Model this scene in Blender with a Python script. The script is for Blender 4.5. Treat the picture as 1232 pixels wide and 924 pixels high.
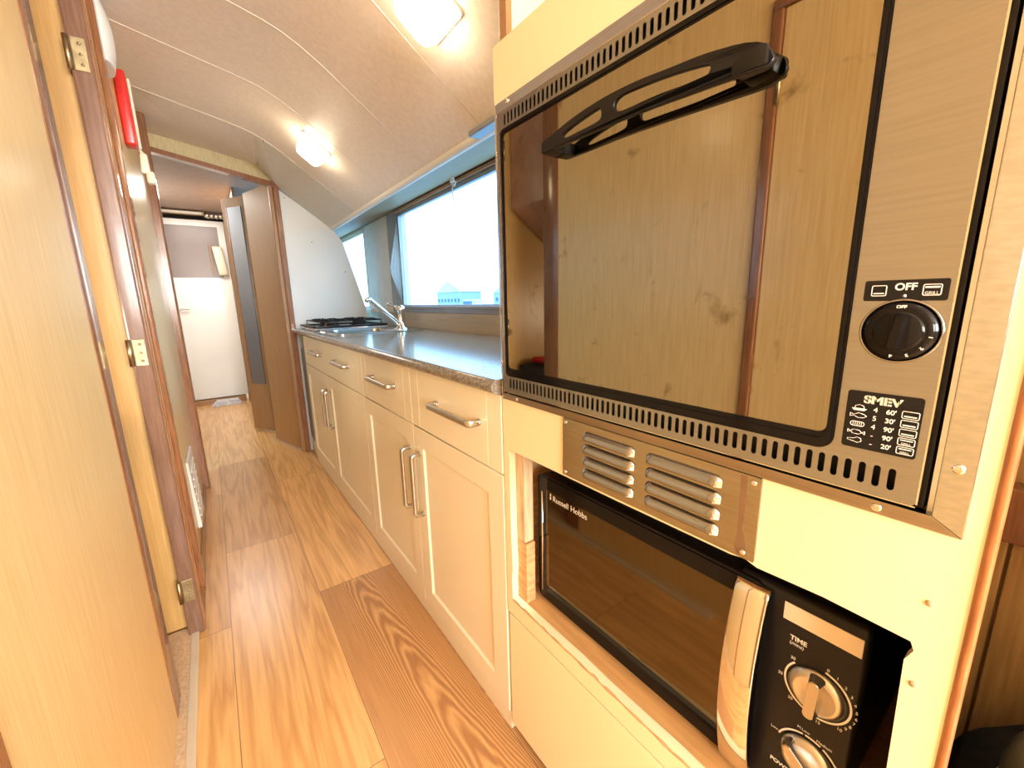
import bpy, bmesh, math, random
from mathutils import Matrix, Vector
random.seed(4)
PI = math.pi
sc = bpy.context.scene
for o in list(bpy.data.objects): bpy.data.objects.remove(o)
COL = sc.collection

# ------------------------------------------------------------------ camera
CAMZ = 1.0704
yaw, pitch, roll = 0.622692307, -0.200751936, -0.0225624667
F_PX = 497.243
sa, ca, sb, cb = math.sin(yaw), math.cos(yaw), math.sin(pitch), math.cos(pitch)
fw = Vector((sa*cb, ca*cb, sb)); r0 = Vector((ca, -sa, 0)); u0 = r0.cross(fw)
rt = r0*math.cos(roll) + u0*math.sin(roll); up = -r0*math.sin(roll) + u0*math.cos(roll)
cam_d = bpy.data.cameras.new('camera'); cam = bpy.data.objects.new('camera', cam_d); COL.objects.link(cam)
cam.matrix_world = Matrix(((rt.x, up.x, -fw.x, 0), (rt.y, up.y, -fw.y, 0), (rt.z, up.z, -fw.z, CAMZ), (0, 0, 0, 1)))
cam_d.sensor_width = 36; cam_d.lens = F_PX/1232*36; cam_d.clip_start = 0.02; cam_d.clip_end = 500
sc.camera = cam
# ------------------------------------------------------------------ light and exposure
sc.view_settings.view_transform = 'Standard'; sc.view_settings.look = 'None'
sc.view_settings.gamma = 1; sc.view_settings.use_curve_mapping = False
sc.view_settings.exposure = 0.6
W = bpy.data.worlds.new('sky'); sc.world = W; W.use_nodes = True
wn = W.node_tree; wb = wn.nodes['Background']; wb.inputs[1].default_value = 4.3
wb.inputs[0].default_value = (0.32, 0.64, 1.0, 1)
def area(name, loc, target, sx, sy, power, col):
    l = bpy.data.lights.new(name, 'AREA'); l.shape = 'RECTANGLE'; l.size = sx; l.size_y = sy; l.energy = power; l.color = col
    o = bpy.data.objects.new(name, l); COL.objects.link(o); o.location = loc
    o.rotation_euler = (Vector(target)-Vector(loc)).to_track_quat('-Z', 'Y').to_euler(); return o
# first light: daylight through the unseen saloon windows; the rest are added fills
area('saloon_window_daylight', (0.55, -2.45, 1.45), (-0.15, 0.9, 1.05), 1.4, 0.8, 165, (1.0, 0.98, 0.92))
area('saloon_port_fill', (-0.85, -2.35, 1.40), (0.48, 0.3, 0.9), 1.0, 0.8, 82, (1.0, 0.99, 0.95))  # added light aimed at the oven; the port wall has no window
area('fore_cabin_fill', (0.0, 4.7, 2.03), (0.0, 4.7, 0.0), 0.5, 0.7, 14, (1.0, 0.96, 0.90))  # added light inside the fore cabin; its ceiling has no hatch
area('side_cabin_fill', (-0.95, 1.0, 1.0), (-0.3, 1.6, 0.95), 0.3, 0.25, 5, (1.0, 0.9, 0.75))  # added lamp that brightens the open door leaf in the side cabin

# ------------------------------------------------------------------ materials
def mat(name, col, rough=0.5, metal=0.0, col2=None, scale=(1, 1, 1), ns=8.0, detail=4, bump=0.0, coat=0.0, emit=None, estr=0.0, trans=0.0, lo=0.35, hi=0.65, rough2=None, ior=1.5, aniso=0.0):
    m = bpy.data.materials.new(name); m.use_nodes = True; nt = m.node_tree; b = nt.nodes['Principled BSDF']
    b.inputs['Base Color'].default_value = (*col, 1); b.inputs['Roughness'].default_value = rough; b.inputs['Metallic'].default_value = metal
    b.inputs['IOR'].default_value = ior
    if coat: b.inputs['Coat Weight'].default_value = coat; b.inputs['Coat Roughness'].default_value = 0.08
    if trans: b.inputs['Transmission Weight'].default_value = trans
    if emit: b.inputs['Emission Color'].default_value = (*emit, 1); b.inputs['Emission Strength'].default_value = estr
    tc = nt.nodes.new('ShaderNodeTexCoord'); mp = nt.nodes.new('ShaderNodeMapping'); mp.inputs['Scale'].default_value = scale
    no = nt.nodes.new('ShaderNodeTexNoise'); no.inputs['Scale'].default_value = ns; no.inputs['Detail'].default_value = detail
    nt.links.new(tc.outputs['Object'], mp.inputs[0]); nt.links.new(mp.outputs[0], no.inputs['Vector'])
    rp = nt.nodes.new('ShaderNodeValToRGB'); rp.color_ramp.elements[0].position = lo; rp.color_ramp.elements[1].position = hi
    c2 = col2 or tuple(c*0.93 for c in col)
    rp.color_ramp.elements[0].color = (*c2, 1); rp.color_ramp.elements[1].color = (*col, 1)
    nt.links.new(no.outputs[0], rp.inputs[0]); nt.links.new(rp.outputs[0], b.inputs['Base Color'])
    if bump:
        bp = nt.nodes.new('ShaderNodeBump'); bp.inputs['Strength'].default_value = bump; bp.inputs['Distance'].default_value = 0.002
        nt.links.new(no.outputs[0], bp.inputs['Height']); nt.links.new(bp.outputs[0], b.inputs['Normal'])
    if rough2 is not None:
        mr = nt.nodes.new('ShaderNodeMapRange'); mr.inputs[3].default_value = rough; mr.inputs[4].default_value = rough2
        nt.links.new(no.outputs[0], mr.inputs[0]); nt.links.new(mr.outputs[0], b.inputs['Roughness'])
    return m
def N(m, t): return m.node_tree.nodes.new(t)

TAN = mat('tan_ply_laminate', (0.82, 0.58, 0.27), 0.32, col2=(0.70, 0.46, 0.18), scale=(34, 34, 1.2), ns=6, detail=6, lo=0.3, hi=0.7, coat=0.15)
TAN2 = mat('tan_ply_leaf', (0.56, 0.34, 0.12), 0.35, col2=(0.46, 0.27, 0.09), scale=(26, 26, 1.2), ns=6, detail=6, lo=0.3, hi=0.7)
OAKDARK = mat('brown_ply', (0.40, 0.21, 0.085), 0.35, col2=(0.30, 0.15, 0.055), scale=(30, 30, 1.0), ns=6, detail=6)
TEAK = mat('red_brown_hardwood', (0.33, 0.135, 0.055), 0.22, col2=(0.20, 0.075, 0.03), scale=(20, 20, 1.5), ns=7, detail=6, coat=0.5, lo=0.3, hi=0.7)
ORWOOD = mat('orange_hardwood', (0.44, 0.17, 0.055), 0.35, col2=(0.30, 0.10, 0.03), scale=(30, 30, 3), ns=7, detail=6, coat=0.4)
PLYEDGE = mat('raw_ply_edge', (0.72, 0.42, 0.18), 0.6, col2=(0.50, 0.27, 0.11), scale=(3, 3, 12), ns=9)
RAWWOOD = mat('raw_softwood', (0.70, 0.50, 0.28), 0.7, col2=(0.45, 0.32, 0.2), scale=(20, 20, 2), ns=8)
CREAM = mat('cream_door_lacquer', (0.90, 0.80, 0.58), 0.30, col2=(0.88, 0.78, 0.56), ns=2, coat=0.1)
CREAMY = mat('yellow_cream_panel', (0.88, 0.74, 0.46), 0.34, col2=(0.86, 0.72, 0.44), ns=3, coat=0.1)
HEADER = mat('pale_oak_header', (0.62, 0.50, 0.26), 0.45, col2=(0.46, 0.36, 0.17), scale=(30, 30, 2), ns=8)
CEIL = mat('ceiling_vinyl', (0.88, 0.77, 0.66), 0.42, col2=(0.81, 0.71, 0.62), ns=60, detail=3, bump=0.12, coat=0.05)
CEILW = mat('pale_lining', (0.74, 0.70, 0.63), 0.45, col2=(0.70, 0.66, 0.58), ns=30, detail=3)
WHITE = mat('white_panel', (0.84, 0.83, 0.78), 0.35, col2=(0.80, 0.79, 0.74), ns=3, coat=0.15)
WHITEP = mat('white_plastic', (0.86, 0.84, 0.80), 0.3, ns=3)
CREAMP = mat('cream_plastic', (0.82, 0.74, 0.58), 0.35, ns=3)
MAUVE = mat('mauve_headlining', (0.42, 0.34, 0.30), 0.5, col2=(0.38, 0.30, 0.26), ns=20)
PINKLIN = mat('cabin_lining', (0.62, 0.36, 0.24), 0.35, col2=(0.5, 0.27, 0.17), ns=9)
FOLD = mat('brown_door_ply', (0.46, 0.23, 0.075), 0.4, col2=(0.38, 0.18, 0.055), scale=(26, 26, 1.2), ns=6, detail=6)
MAUVEW = mat('mauve_brown_hardwood', (0.20, 0.105, 0.065), 0.25, col2=(0.15, 0.075, 0.045), scale=(20, 20, 1.5), ns=7, coat=0.4)
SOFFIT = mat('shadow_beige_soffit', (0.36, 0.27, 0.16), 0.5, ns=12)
PANELW = mat('off_white_wall_panel', (0.80, 0.77, 0.70), 0.5, ns=12)
CHIP = mat('chipped_board_edge', (0.62, 0.42, 0.22), 0.8, col2=(0.45, 0.29, 0.14), ns=40)
SHELFW = mat('orange_shelf_ply', (0.66, 0.36, 0.13), 0.4, col2=(0.56, 0.29, 0.10), scale=(20, 1.2, 20), ns=6)
BEIGE = mat('beige_lining', (0.70, 0.62, 0.47), 0.5, col2=(0.64, 0.56, 0.42), ns=12)
RED = mat('red_plastic', (0.72, 0.03, 0.025), 0.3, col2=(0.66, 0.025, 0.02), ns=4)
BLACK = mat('black_gloss_enamel', (0.006, 0.005, 0.005), 0.12, ns=4)
BLACKP = mat('black_satin_plastic', (0.008, 0.007, 0.007), 0.36, ns=6)
BLACKP.node_tree.nodes['Principled BSDF'].inputs['Specular IOR Level'].default_value = 0.28
BLACK.node_tree.nodes['Principled BSDF'].inputs['Specular IOR Level'].default_value = 0.2
BLACKF = mat('black_fabric', (0.02, 0.016, 0.014), 0.9, col2=(0.010, 0.008, 0.008), ns=90, bump=0.5)
DARK = mat('dark_void', (0.01, 0.008, 0.007), 0.8, ns=4)
SSHINE = mat('polished_stainless', (0.37, 0.375, 0.385), 0.12, 1.0, col2=(0.32, 0.325, 0.335), scale=(60, 1, 60), ns=4)
SBRUSH = mat('brushed_stainless', (0.38, 0.385, 0.39), 0.25, 1.0, col2=(0.35, 0.355, 0.36), scale=(1, 2, 60), ns=5, detail=5, rough2=0.36)
SDULL = mat('weathered_steel_plate', (0.46, 0.43, 0.35), 0.26, 1.0, col2=(0.42, 0.36, 0.27), scale=(1, 3, 60), ns=4)
STEEL = mat('sink_steel', (0.70, 0.70, 0.70), 0.18, 1.0, col2=(0.62, 0.62, 0.62), ns=20)
CHROME = mat('chrome', (0.82, 0.80, 0.77), 0.06, 1.0, ns=2)
HANDLE = mat('satin_nickel', (0.60, 0.56, 0.50), 0.28, 1.0, ns=20)
BRASS = mat('aged_brass', (0.45, 0.36, 0.20), 0.4, 1.0, col2=(0.30, 0.23, 0.12), ns=40)
ALU = mat('window_aluminium', (0.34, 0.36, 0.41), 0.35, 0.6, ns=20)
GREYB = mat('blue_grey_frame', (0.32, 0.37, 0.42), 0.5, ns=10)
GREYA = mat('appliance_grey', (0.28, 0.29, 0.30), 0.4, 0.3, col2=(0.24, 0.25, 0.26), ns=5)
CURT = mat('pale_curtain_cloth', (0.78, 0.86, 0.88), 0.8, ns=30)
SILLW = mat('beige_sill_wood', (0.56, 0.47, 0.36), 0.35, col2=(0.50, 0.42, 0.32), scale=(1, 1, 10), ns=6)
CARPET = mat('brown_carpet', (0.60, 0.42, 0.26), 0.9, col2=(0.46, 0.31, 0.18), ns=120, bump=0.4)
STRIP = mat('grey_threshold', (0.62, 0.53, 0.40), 0.3, 0.1, ns=10)
OLIVE = mat('olive_enamel', (0.17, 0.14, 0.07), 0.35, col2=(0.15, 0.12, 0.06), ns=5)
TAWNY = mat('alcove_ply', (0.55, 0.34, 0.14), 0.4, col2=(0.40, 0.24, 0.09), scale=(20, 20, 1), ns=6, detail=5)
WHITEINK = mat('white_print', (0.85, 0.83, 0.78), 0.5, ns=3)
SILVERINK = mat('silver_print', (0.70, 0.66, 0.55), 0.4, ns=3)
BEIGEINK = mat('beige_plate', (0.80, 0.66, 0.50), 0.35, ns=3)
PAPER = mat('folded_paper', (0.75, 0.74, 0.78), 0.6, col2=(0.5, 0.5, 0.56), ns=30)
LAMP = mat('lamp_diffuser', (0.95, 0.90, 0.80), 0.4, emit=(1.0, 0.84, 0.60), estr=14.0, ns=3)
LAMPB = mat('lamp_base', (0.86, 0.80, 0.68), 0.4, ns=3)
MIRROR = mat('mirror_glass', (0.30, 0.33, 0.38), 0.03, 1.0, ns=3)
WATER = mat('harbour_water', (0.10, 0.18, 0.20), 0.3, col2=(0.20, 0.30, 0.33), scale=(1, 4, 1), ns=2)
BOATW = mat('boat_hull_white', (0.55, 0.60, 0.62), 0.4, ns=2)
BOATB = mat('boat_blue_cover', (0.03, 0.13, 0.20), 0.6, ns=2)
QUAY = mat('pale_quay', (0.34, 0.42, 0.46), 0.8, ns=1)

# dirty oven door glass: a bronze mirror with finger marks
OVG = mat('bronze_oven_glass', (0.46, 0.40, 0.32), 0.03, 1.0, ns=5)
def smear(m, base, dirty, scale, lo, hi, r0, r1, stretch=(1, 1, 1)):
    nt = m.node_tree; b = nt.nodes['Principled BSDF']
    for l in list(b.inputs['Base Color'].links): nt.links.remove(l)
    tc = N(m, 'ShaderNodeTexCoord'); mp = N(m, 'ShaderNodeMapping'); mp.inputs['Scale'].default_value = stretch
    no = N(m, 'ShaderNodeTexNoise'); no.inputs['Scale'].default_value = scale; no.inputs['Detail'].default_value = 8; no.inputs['Roughness'].default_value = 0.62
    no.inputs['Distortion'].default_value = 0.6
    rp = N(m, 'ShaderNodeValToRGB'); rp.color_ramp.elements[0].position = lo; rp.color_ramp.elements[1].position = hi
    rp.color_ramp.elements[0].color = (0, 0, 0, 1); rp.color_ramp.elements[1].color = (1, 1, 1, 1)
    mx = N(m, 'ShaderNodeMixRGB'); mx.inputs[1].default_value = (*base, 1); mx.inputs[2].default_value = (*dirty, 1)
    nt.links.new(tc.outputs['Object'], mp.inputs[0]); nt.links.new(mp.outputs[0], no.inputs['Vector']); nt.links.new(no.outputs[0], rp.inputs[0])
    nt.links.new(rp.outputs[0], mx.inputs[0]); nt.links.new(mx.outputs[0], b.inputs['Base Color'])
    mr = N(m, 'ShaderNodeMapRange'); mr.inputs[3].default_value = r0; mr.inputs[4].default_value = r1
    nt.links.new(rp.outputs[0], mr.inputs[0]); nt.links.new(mr.outputs[0], b.inputs['Roughness'])
smear(OVG, (0.34, 0.31, 0.25), (0.20, 0.165, 0.11), 22, 0.60, 0.72, 0.02, 0.10)
MWG = mat('smoked_microwave_glass', (0.13, 0.10, 0.06), 0.05, 1.0, ns=3)

# laminate floor planks
FLOOR = mat('oak_laminate_planks', (0.7, 0.45, 0.2), 0.2, ns=3)
PLANK_Y1 = 1.56
def floor_mat(m):
    nt = m.node_tree; b = nt.nodes['Principled BSDF']
    for l in list(b.inputs['Base Color'].links): nt.links.remove(l)
    tc = N(m, 'ShaderNodeTexCoord')
    mp = N(m, 'ShaderNodeMapping'); mp.inputs['Rotation'].default_value = (0, 0, PI/2); mp.inputs['Location'].default_value = (0.31, 0.08, 0)
    br = N(m, 'ShaderNodeTexBrick'); br.inputs['Scale'].default_value = 1.0; br.inputs['Brick Width'].default_value = 1.25; br.inputs['Row Height'].default_value = 0.28
    br.inputs['Mortar Size'].default_value = 0.0011; br.inputs['Mortar Smooth'].default_value = 0.1; br.offset = 0.42; br.inputs['Bias'].default_value = 0
    br.inputs['Color1'].default_value = (0.0, 0.0, 0.0, 1); br.inputs['Color2'].default_value = (1, 1, 1, 1); br.inputs['Mortar'].default_value = (0.5, 0.5, 0.5, 1)
    nt.links.new(tc.outputs['Object'], mp.inputs[0]); nt.links.new(mp.outputs[0], br.inputs['Vector'])
    # grain: stretched noise, offset per plank
    sx = N(m, 'ShaderNodeVectorMath'); sx.operation = 'MULTIPLY'; sx.inputs[1].default_value = (9.0, 0.55, 1)
    ad = N(m, 'ShaderNodeVectorMath'); ad.operation = 'MULTIPLY_ADD'; ad.inputs[1].default_value = (7.3, 3.1, 2.2)
    nt.links.new(tc.outputs['Object'], sx.inputs[0]); nt.links.new(br.outputs['Color'], ad.inputs[0]); nt.links.new(sx.outputs[0], ad.inputs[2])
    no = N(m, 'ShaderNodeTexNoise'); no.inputs['Scale'].default_value = 1.4; no.inputs['Detail'].default_value = 3; no.inputs['Distortion'].default_value = 0.25
    nt.links.new(ad.outputs[0], no.inputs['Vector'])
    mm = N(m, 'ShaderNodeMath'); mm.operation = 'MULTIPLY'; mm.inputs[1].default_value = 13
    fr = N(m, 'ShaderNodeMath'); fr.operation = 'PINGPONG'; fr.inputs[1].default_value = 1.0
    nt.links.new(no.outputs[0], mm.inputs[0]); nt.links.new(mm.outputs[0], fr.inputs[0])
    rp = N(m, 'ShaderNodeValToRGB'); e = rp.color_ramp.elements
    e[0].position = 0; e[0].color = (0.56, 0.295, 0.10, 1); e[1].position = 0.75; e[1].color = (0.72, 0.42, 0.165, 1)
    nt.links.new(fr.outputs[0], rp.inputs[0])
    sp = N(m, 'ShaderNodeSeparateXYZ'); nt.links.new(tc.outputs['Object'], sp.inputs[0])
    def mth(op, a, b_=None, c=None):
        q = N(m, 'ShaderNodeMath'); q.operation = op
        for i, v in enumerate((a, b_, c)):
            if v is None: continue
            if isinstance(v, (int, float)): q.inputs[i].default_value = v
            else: nt.links.new(v, q.inputs[i])
        return q.outputs[0]
    px, py = sp.outputs[0], sp.outputs[1]
    nz = N(m, 'ShaderNodeTexNoise'); nz.inputs['Scale'].default_value = 1.0; nz.inputs['Detail'].default_value = 3
    vs = N(m, 'ShaderNodeVectorMath'); vs.operation = 'MULTIPLY'; vs.inputs[1].default_value = (16, 3.5, 1); nt.links.new(tc.outputs['Object'], vs.inputs[0]); nt.links.new(vs.outputs[0], nz.inputs['Vector'])
    dx = mth('SUBTRACT', px, 0.335); dx = mth('ADD', dx, mth('MULTIPLY', mth('SUBTRACT', py, 1.5), 0.07))
    fld = mth('ADD', mth('ADD', py, mth('MULTIPLY', mth('MULTIPLY', dx, dx), 150)), mth('MULTIPLY', nz.outputs[0], 0.35))
    wv = mth('PINGPONG', mth('MULTIPLY', fld, 15), 1.0)
    r5 = N(m, 'ShaderNodeValToRGB'); r5.color_ramp.elements[0].color = (0.42, 0.20, 0.075, 1); r5.color_ramp.elements[1].color = (0.68, 0.385, 0.155, 1); r5.color_ramp.elements[0].position = 0.25; r5.color_ramp.elements[1].position = 0.95
    nt.links.new(wv, r5.inputs[0])
    msk = mth('MULTIPLY', mth('GREATER_THAN', px, 0.2025), mth('MULTIPLY', mth('LESS_THAN', py, PLANK_Y1), mth('GREATER_THAN', py, PLANK_Y1-1.25)))
    hx = N(m, 'ShaderNodeMixRGB'); nt.links.new(msk, hx.inputs[0]); nt.links.new(rp.outputs[0], hx.inputs[1]); nt.links.new(r5.outputs[0], hx.inputs[2])
    fx = N(m, 'ShaderNodeVectorMath'); fx.operation = 'MULTIPLY'; fx.inputs[1].default_value = (90, 3, 1); nt.links.new(tc.outputs['Object'], fx.inputs[0])
    n2 = N(m, 'ShaderNodeTexNoise'); n2.inputs['Scale'].default_value = 1.5; n2.inputs['Detail'].default_value = 5; nt.links.new(fx.outputs[0], n2.inputs['Vector'])
    r2 = N(m, 'ShaderNodeValToRGB'); r2.color_ramp.elements[0].color = (0.88, 0.86, 0.83, 1); r2.color_ramp.elements[1].color = (1.08, 1.08, 1.08, 1)
    r2.color_ramp.elements[0].position = 0.3; r2.color_ramp.elements[1].position = 0.7
    nt.links.new(n2.outputs[0], r2.inputs[0])
    mu = N(m, 'ShaderNodeMixRGB'); mu.blend_type = 'MULTIPLY'; mu.inputs[0].default_value = 1; nt.links.new(hx.outputs[0], mu.inputs[1]); nt.links.new(r2.outputs[0], mu.inputs[2])
    r3 = N(m, 'ShaderNodeValToRGB'); r3.color_ramp.elements[0].color = (0.86, 0.82, 0.78, 1); r3.color_ramp.elements[1].color = (1.1, 1.1, 1.08, 1)
    nt.links.new(br.outputs['Color'], r3.inputs[0])
    m3 = N(m, 'ShaderNodeMixRGB'); m3.blend_type = 'MULTIPLY'; m3.inputs[0].default_value = 1; nt.links.new(mu.outputs[0], m3.inputs[1]); nt.links.new(r3.outputs[0], m3.inputs[2])
    m4 = N(m, 'ShaderNodeMixRGB'); m4.inputs[2].default_value = (0.22, 0.12, 0.05, 1); nt.links.new(br.outputs['Fac'], m4.inputs[0]); nt.links.new(m3.outputs[0], m4.inputs[1])
    nt.links.new(m4.outputs[0], b.inputs['Base Color']); b.inputs['Roughness'].default_value = 0.28
floor_mat(FLOOR)
# speckled dark worktop
WTOP = mat('speckled_worktop', (0.30, 0.26, 0.21), 0.14, col2=(0.17, 0.14, 0.11), ns=160, detail=2, lo=0.42, hi=0.6)
GLASS = bpy.data.materials.new('window_glass'); GLASS.use_nodes = True
_nt = GLASS.node_tree; _nt.nodes.remove(_nt.nodes['Principled BSDF']); _out = _nt.nodes['Material Output']
_tr = _nt.nodes.new('ShaderNodeBsdfTransparent'); _tr.inputs[0].default_value = (0.96, 0.98, 0.98, 1); _gl = _nt.nodes.new('ShaderNodeBsdfGlossy'); _gl.inputs['Roughness'].default_value = 0.02
_mx = _nt.nodes.new('ShaderNodeMixShader'); _mx.inputs[0].default_value = 0.05
_nt.links.new(_tr.outputs[0], _mx.inputs[1]); _nt.links.new(_gl.outputs[0], _mx.inputs[2]); _nt.links.new(_mx.outputs[0], _out.inputs[0])
_nt = CURT.node_tree; _tl = _nt.nodes.new('ShaderNodeBsdfTranslucent'); _tl.inputs[0].default_value = (0.85, 0.93, 0.95, 1); _mx = _nt.nodes.new('ShaderNodeMixShader'); _mx.inputs[0].default_value = 0.45
_nt.links.new(_nt.nodes['Principled BSDF'].outputs[0], _mx.inputs[1]); _nt.links.new(_tl.outputs[0], _mx.inputs[2]); _nt.links.new(_mx.outputs[0], _nt.nodes['Material Output'].inputs[0])
SALOON = mat('dim_saloon_lining', (0.34, 0.27, 0.20), 0.6, ns=5)

# ------------------------------------------------------------------ mesh helpers
def box(bm, x0, x1, y0, y1, z0, z1, bev=0.0, seg=2, mi=0):
    t = bmesh.new(); bmesh.ops.create_cube(t, size=1)
    x0, x1 = min(x0, x1), max(x0, x1); y0, y1 = min(y0, y1), max(y0, y1); z0, z1 = min(z0, z1), max(z0, z1)
    for v in t.verts: v.co = Vector((x0+(v.co.x+.5)*(x1-x0), y0+(v.co.y+.5)*(y1-y0), z0+(v.co.z+.5)*(z1-z0)))
    if bev: bmesh.ops.bevel(t, geom=t.edges[:], offset=min(bev, .49*min(x1-x0, y1-y0, z1-z0)), segments=seg, affect='EDGES', profile=.5)
    for f in t.faces: f.material_index = mi
    me = bpy.data.meshes.new('t'); t.to_mesh(me); t.free(); bm.from_mesh(me); bpy.data.meshes.remove(me); return bm
def hexa(bm, pts, bev=0.0, mi=0):   # 8 points: bottom 4 (ccw), top 4
    t = bmesh.new(); v = [t.verts.new(p) for p in pts]
    for f in ((0, 3, 2, 1), (4, 5, 6, 7), (0, 1, 5, 4), (1, 2, 6, 5), (2, 3, 7, 6), (3, 0, 4, 7)): t.faces.new([v[i] for i in f])
    bmesh.ops.recalc_face_normals(t, faces=t.faces[:])
    if bev: bmesh.ops.bevel(t, geom=t.edges[:], offset=bev, segments=2, affect='EDGES', profile=.5)
    for f in t.faces: f.material_index = mi
    me = bpy.data.meshes.new('t'); t.to_mesh(me); t.free(); bm.from_mesh(me); bpy.data.meshes.remove(me); return bm
def prism(bm, poly, fn0, fn1, mi=0):   # poly of 2D points, fn maps to 3D at both ends
    a = [bm.verts.new(fn0(*p)) for p in poly]; b = [bm.verts.new(fn1(*p)) for p in poly]; n = len(poly); fs = []
    fs.append(bm.faces.new(a)); fs.append(bm.faces.new(b[::-1]))
    for i in range(n): fs.append(bm.faces.new((a[i], b[i], b[(i+1) % n], a[(i+1) % n])))
    for f in fs: f.material_index = mi
    bmesh.ops.recalc_face_normals(bm, faces=fs); return bm
def tube(bm, pts, r, seg=12, rs=None, caps=True):
    pts = [Vector(p) for p in pts]; n = len(pts); rings = []
    ref = None
    for i, p in enumerate(pts):
        d = (pts[min(i+1, n-1)]-pts[max(i-1, 0)]).normalized()
        if ref is None: ref = d.orthogonal().normalized()
        ref = (ref-d*ref.dot(d)).normalized(); s = d.cross(ref); rr = rs[i] if rs else r
        rings.append([bm.verts.new(p+(ref*math.cos(2*PI*k/seg)+s*math.sin(2*PI*k/seg))*rr) for k in range(seg)])
    fs = []
    for i in range(n-1):
        for k in range(seg): fs.append(bm.faces.new((rings[i][k], rings[i][(k+1) % seg], rings[i+1][(k+1) % seg], rings[i+1][k])))
    if caps: fs.append(bm.faces.new(rings[0][::-1])); fs.append(bm.faces.new(rings[-1]))
    for f in fs: f.smooth = True
    return bm
def lathe(bm, prof, center, axis, seg=40):   # prof list (r, h) along axis
    ax = Vector(axis).normalized(); a = ax.orthogonal().normalized(); b = ax.cross(a); c = Vector(center); rings = []
    for r, h in prof:
        rings.append([bm.verts.new(c+ax*h+(a*math.cos(2*PI*k/seg)+b*math.sin(2*PI*k/seg))*max(r, 1e-5)) for k in range(seg)])
    fs = []
    for i in range(len(prof)-1):
        for k in range(seg): fs.append(bm.faces.new((rings[i][k], rings[i][(k+1) % seg], rings[i+1][(k+1) % seg], rings[i+1][k])))
    fs.append(bm.faces.new(rings[0][::-1])); fs.append(bm.faces.new(rings[-1]))
    for f in fs: f.smooth = True
    bmesh.ops.recalc_face_normals(bm, faces=fs); return bm
def rr(a0, a1, b0, b1, r, n=6):
    a0, a1 = min(a0, a1), max(a0, a1); b0, b1 = min(b0, b1), max(b0, b1)
    r = min(r, (a1-a0)/2-1e-6, (b1-b0)/2-1e-6); out = []
    for cx, cy, t0 in ((a1-r, b1-r, 0), (a0+r, b1-r, PI/2), (a0+r, b0+r, PI), (a1-r, b0+r, 1.5*PI)):
        for k in range(n+1): t = t0+PI/2*k/n; out.append((cx+r*math.cos(t), cy+r*math.sin(t)))
    return out
def curve_mesh(loops, ext):
    cu = bpy.data.curves.new('c', 'CURVE'); cu.dimensions = '2D'; cu.fill_mode = 'BOTH'; cu.extrude = ext
    for lp in loops:
        s = cu.splines.new('POLY'); s.points.add(len(lp)-1); s.use_cyclic_u = True
        for i, p in enumerate(lp): s.points[i].co = (p[0], p[1], 0, 1)
    o = bpy.data.objects.new('c', cu); COL.objects.link(o); dg = bpy.context.evaluated_depsgraph_get(); dg.update()
    me = bpy.data.meshes.new_from_object(o.evaluated_get(dg)); bpy.data.objects.remove(o); bpy.data.curves.remove(cu); return me
def plate_xy(bm, loops, z0, z1, mi=0):
    me = curve_mesh(loops, abs(z1-z0)/2); me.transform(Matrix.Translation((0, 0, (z0+z1)/2))); bm.from_mesh(me); bpy.data.meshes.remove(me); return bm
M_YZ = Matrix(((0, 0, 1, 0), (1, 0, 0, 0), (0, 1, 0, 0), (0, 0, 0, 1)))      # a->Y, b->Z, c->X
M_XZ = Matrix(((1, 0, 0, 0), (0, 0, -1, 0), (0, 1, 0, 0), (0, 0, 0, 1)))     # a->X, b->Z, c->-Y
def plate(bm, loops, x0, x1, M=M_YZ, mi=0):
    """flat plate with holes in the YZ plane between x0 and x1"""
    me = curve_mesh(loops, abs(x1-x0)/2); c = (x0+x1)/2
    T = M @ Matrix.Translation((0, 0, c if M is M_YZ else -c)); me.transform(T)
    n0 = len(bm.faces); bm.from_mesh(me); bpy.data.meshes.remove(me); bm.faces.ensure_lookup_table()
    for f in bm.faces[n0:]: f.material_index = mi
    return bm
def text(bm, s, y, z, size, X, align='LEFT', ext=0.00015, sx=1.0, bold=0.0, shear=0.0):
    cu = bpy.data.curves.new('t', 'FONT'); cu.body = s; cu.size = size; cu.align_x = align; cu.extrude = ext; cu.offset = bold; cu.shear = shear
    o = bpy.data.objects.new('t', cu); COL.objects.link(o); dg = bpy.context.evaluated_depsgraph_get(); dg.update()
    me = bpy.data.meshes.new_from_object(o.evaluated_get(dg)); bpy.data.objects.remove(o); bpy.data.curves.remove(cu)
    me.transform(Matrix(((0, 0, -1, X), (-1*sx, 0, 0, y), (0, 1, 0, z), (0, 0, 0, 1)))); bm.from_mesh(me); bpy.data.meshes.remove(me); return bm
def B(): return bmesh.new()
def obj(name, bm, m, parent=None, smooth=False, clean=True):
    me = bpy.data.meshes.new(name)
    if parent is not None: bmesh.ops.translate(bm, verts=bm.verts[:], vec=-wloc(parent))
    bm.to_mesh(me); bm.free()
    for x in (m if isinstance(m, (list, tuple)) else [m]): me.materials.append(x)
    if smooth:
        for p in me.polygons: p.use_smooth = True
        try: me.set_sharp_from_angle(angle=math.radians(40))
        except Exception: pass
    o = bpy.data.objects.new(name, me); COL.objects.link(o)
    if parent is not None: o.parent = parent
    return o
def wloc(o):
    v = Vector(o.location)
    while o.parent: o = o.parent; v += Vector(o.location)
    return v
def thing(name, label, cat, loc=(0, 0, 0), group=None):
    o = bpy.data.objects.new(name, None); o.empty_display_size = 0.05; COL.objects.link(o); o.location = loc
    o['label'] = label; o['category'] = cat
    if group: o['group'] = group
    return o
def tag(o, label, cat, group=None):
    o['label'] = label; o['category'] = cat
    if group: o['group'] = group
    return o
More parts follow.
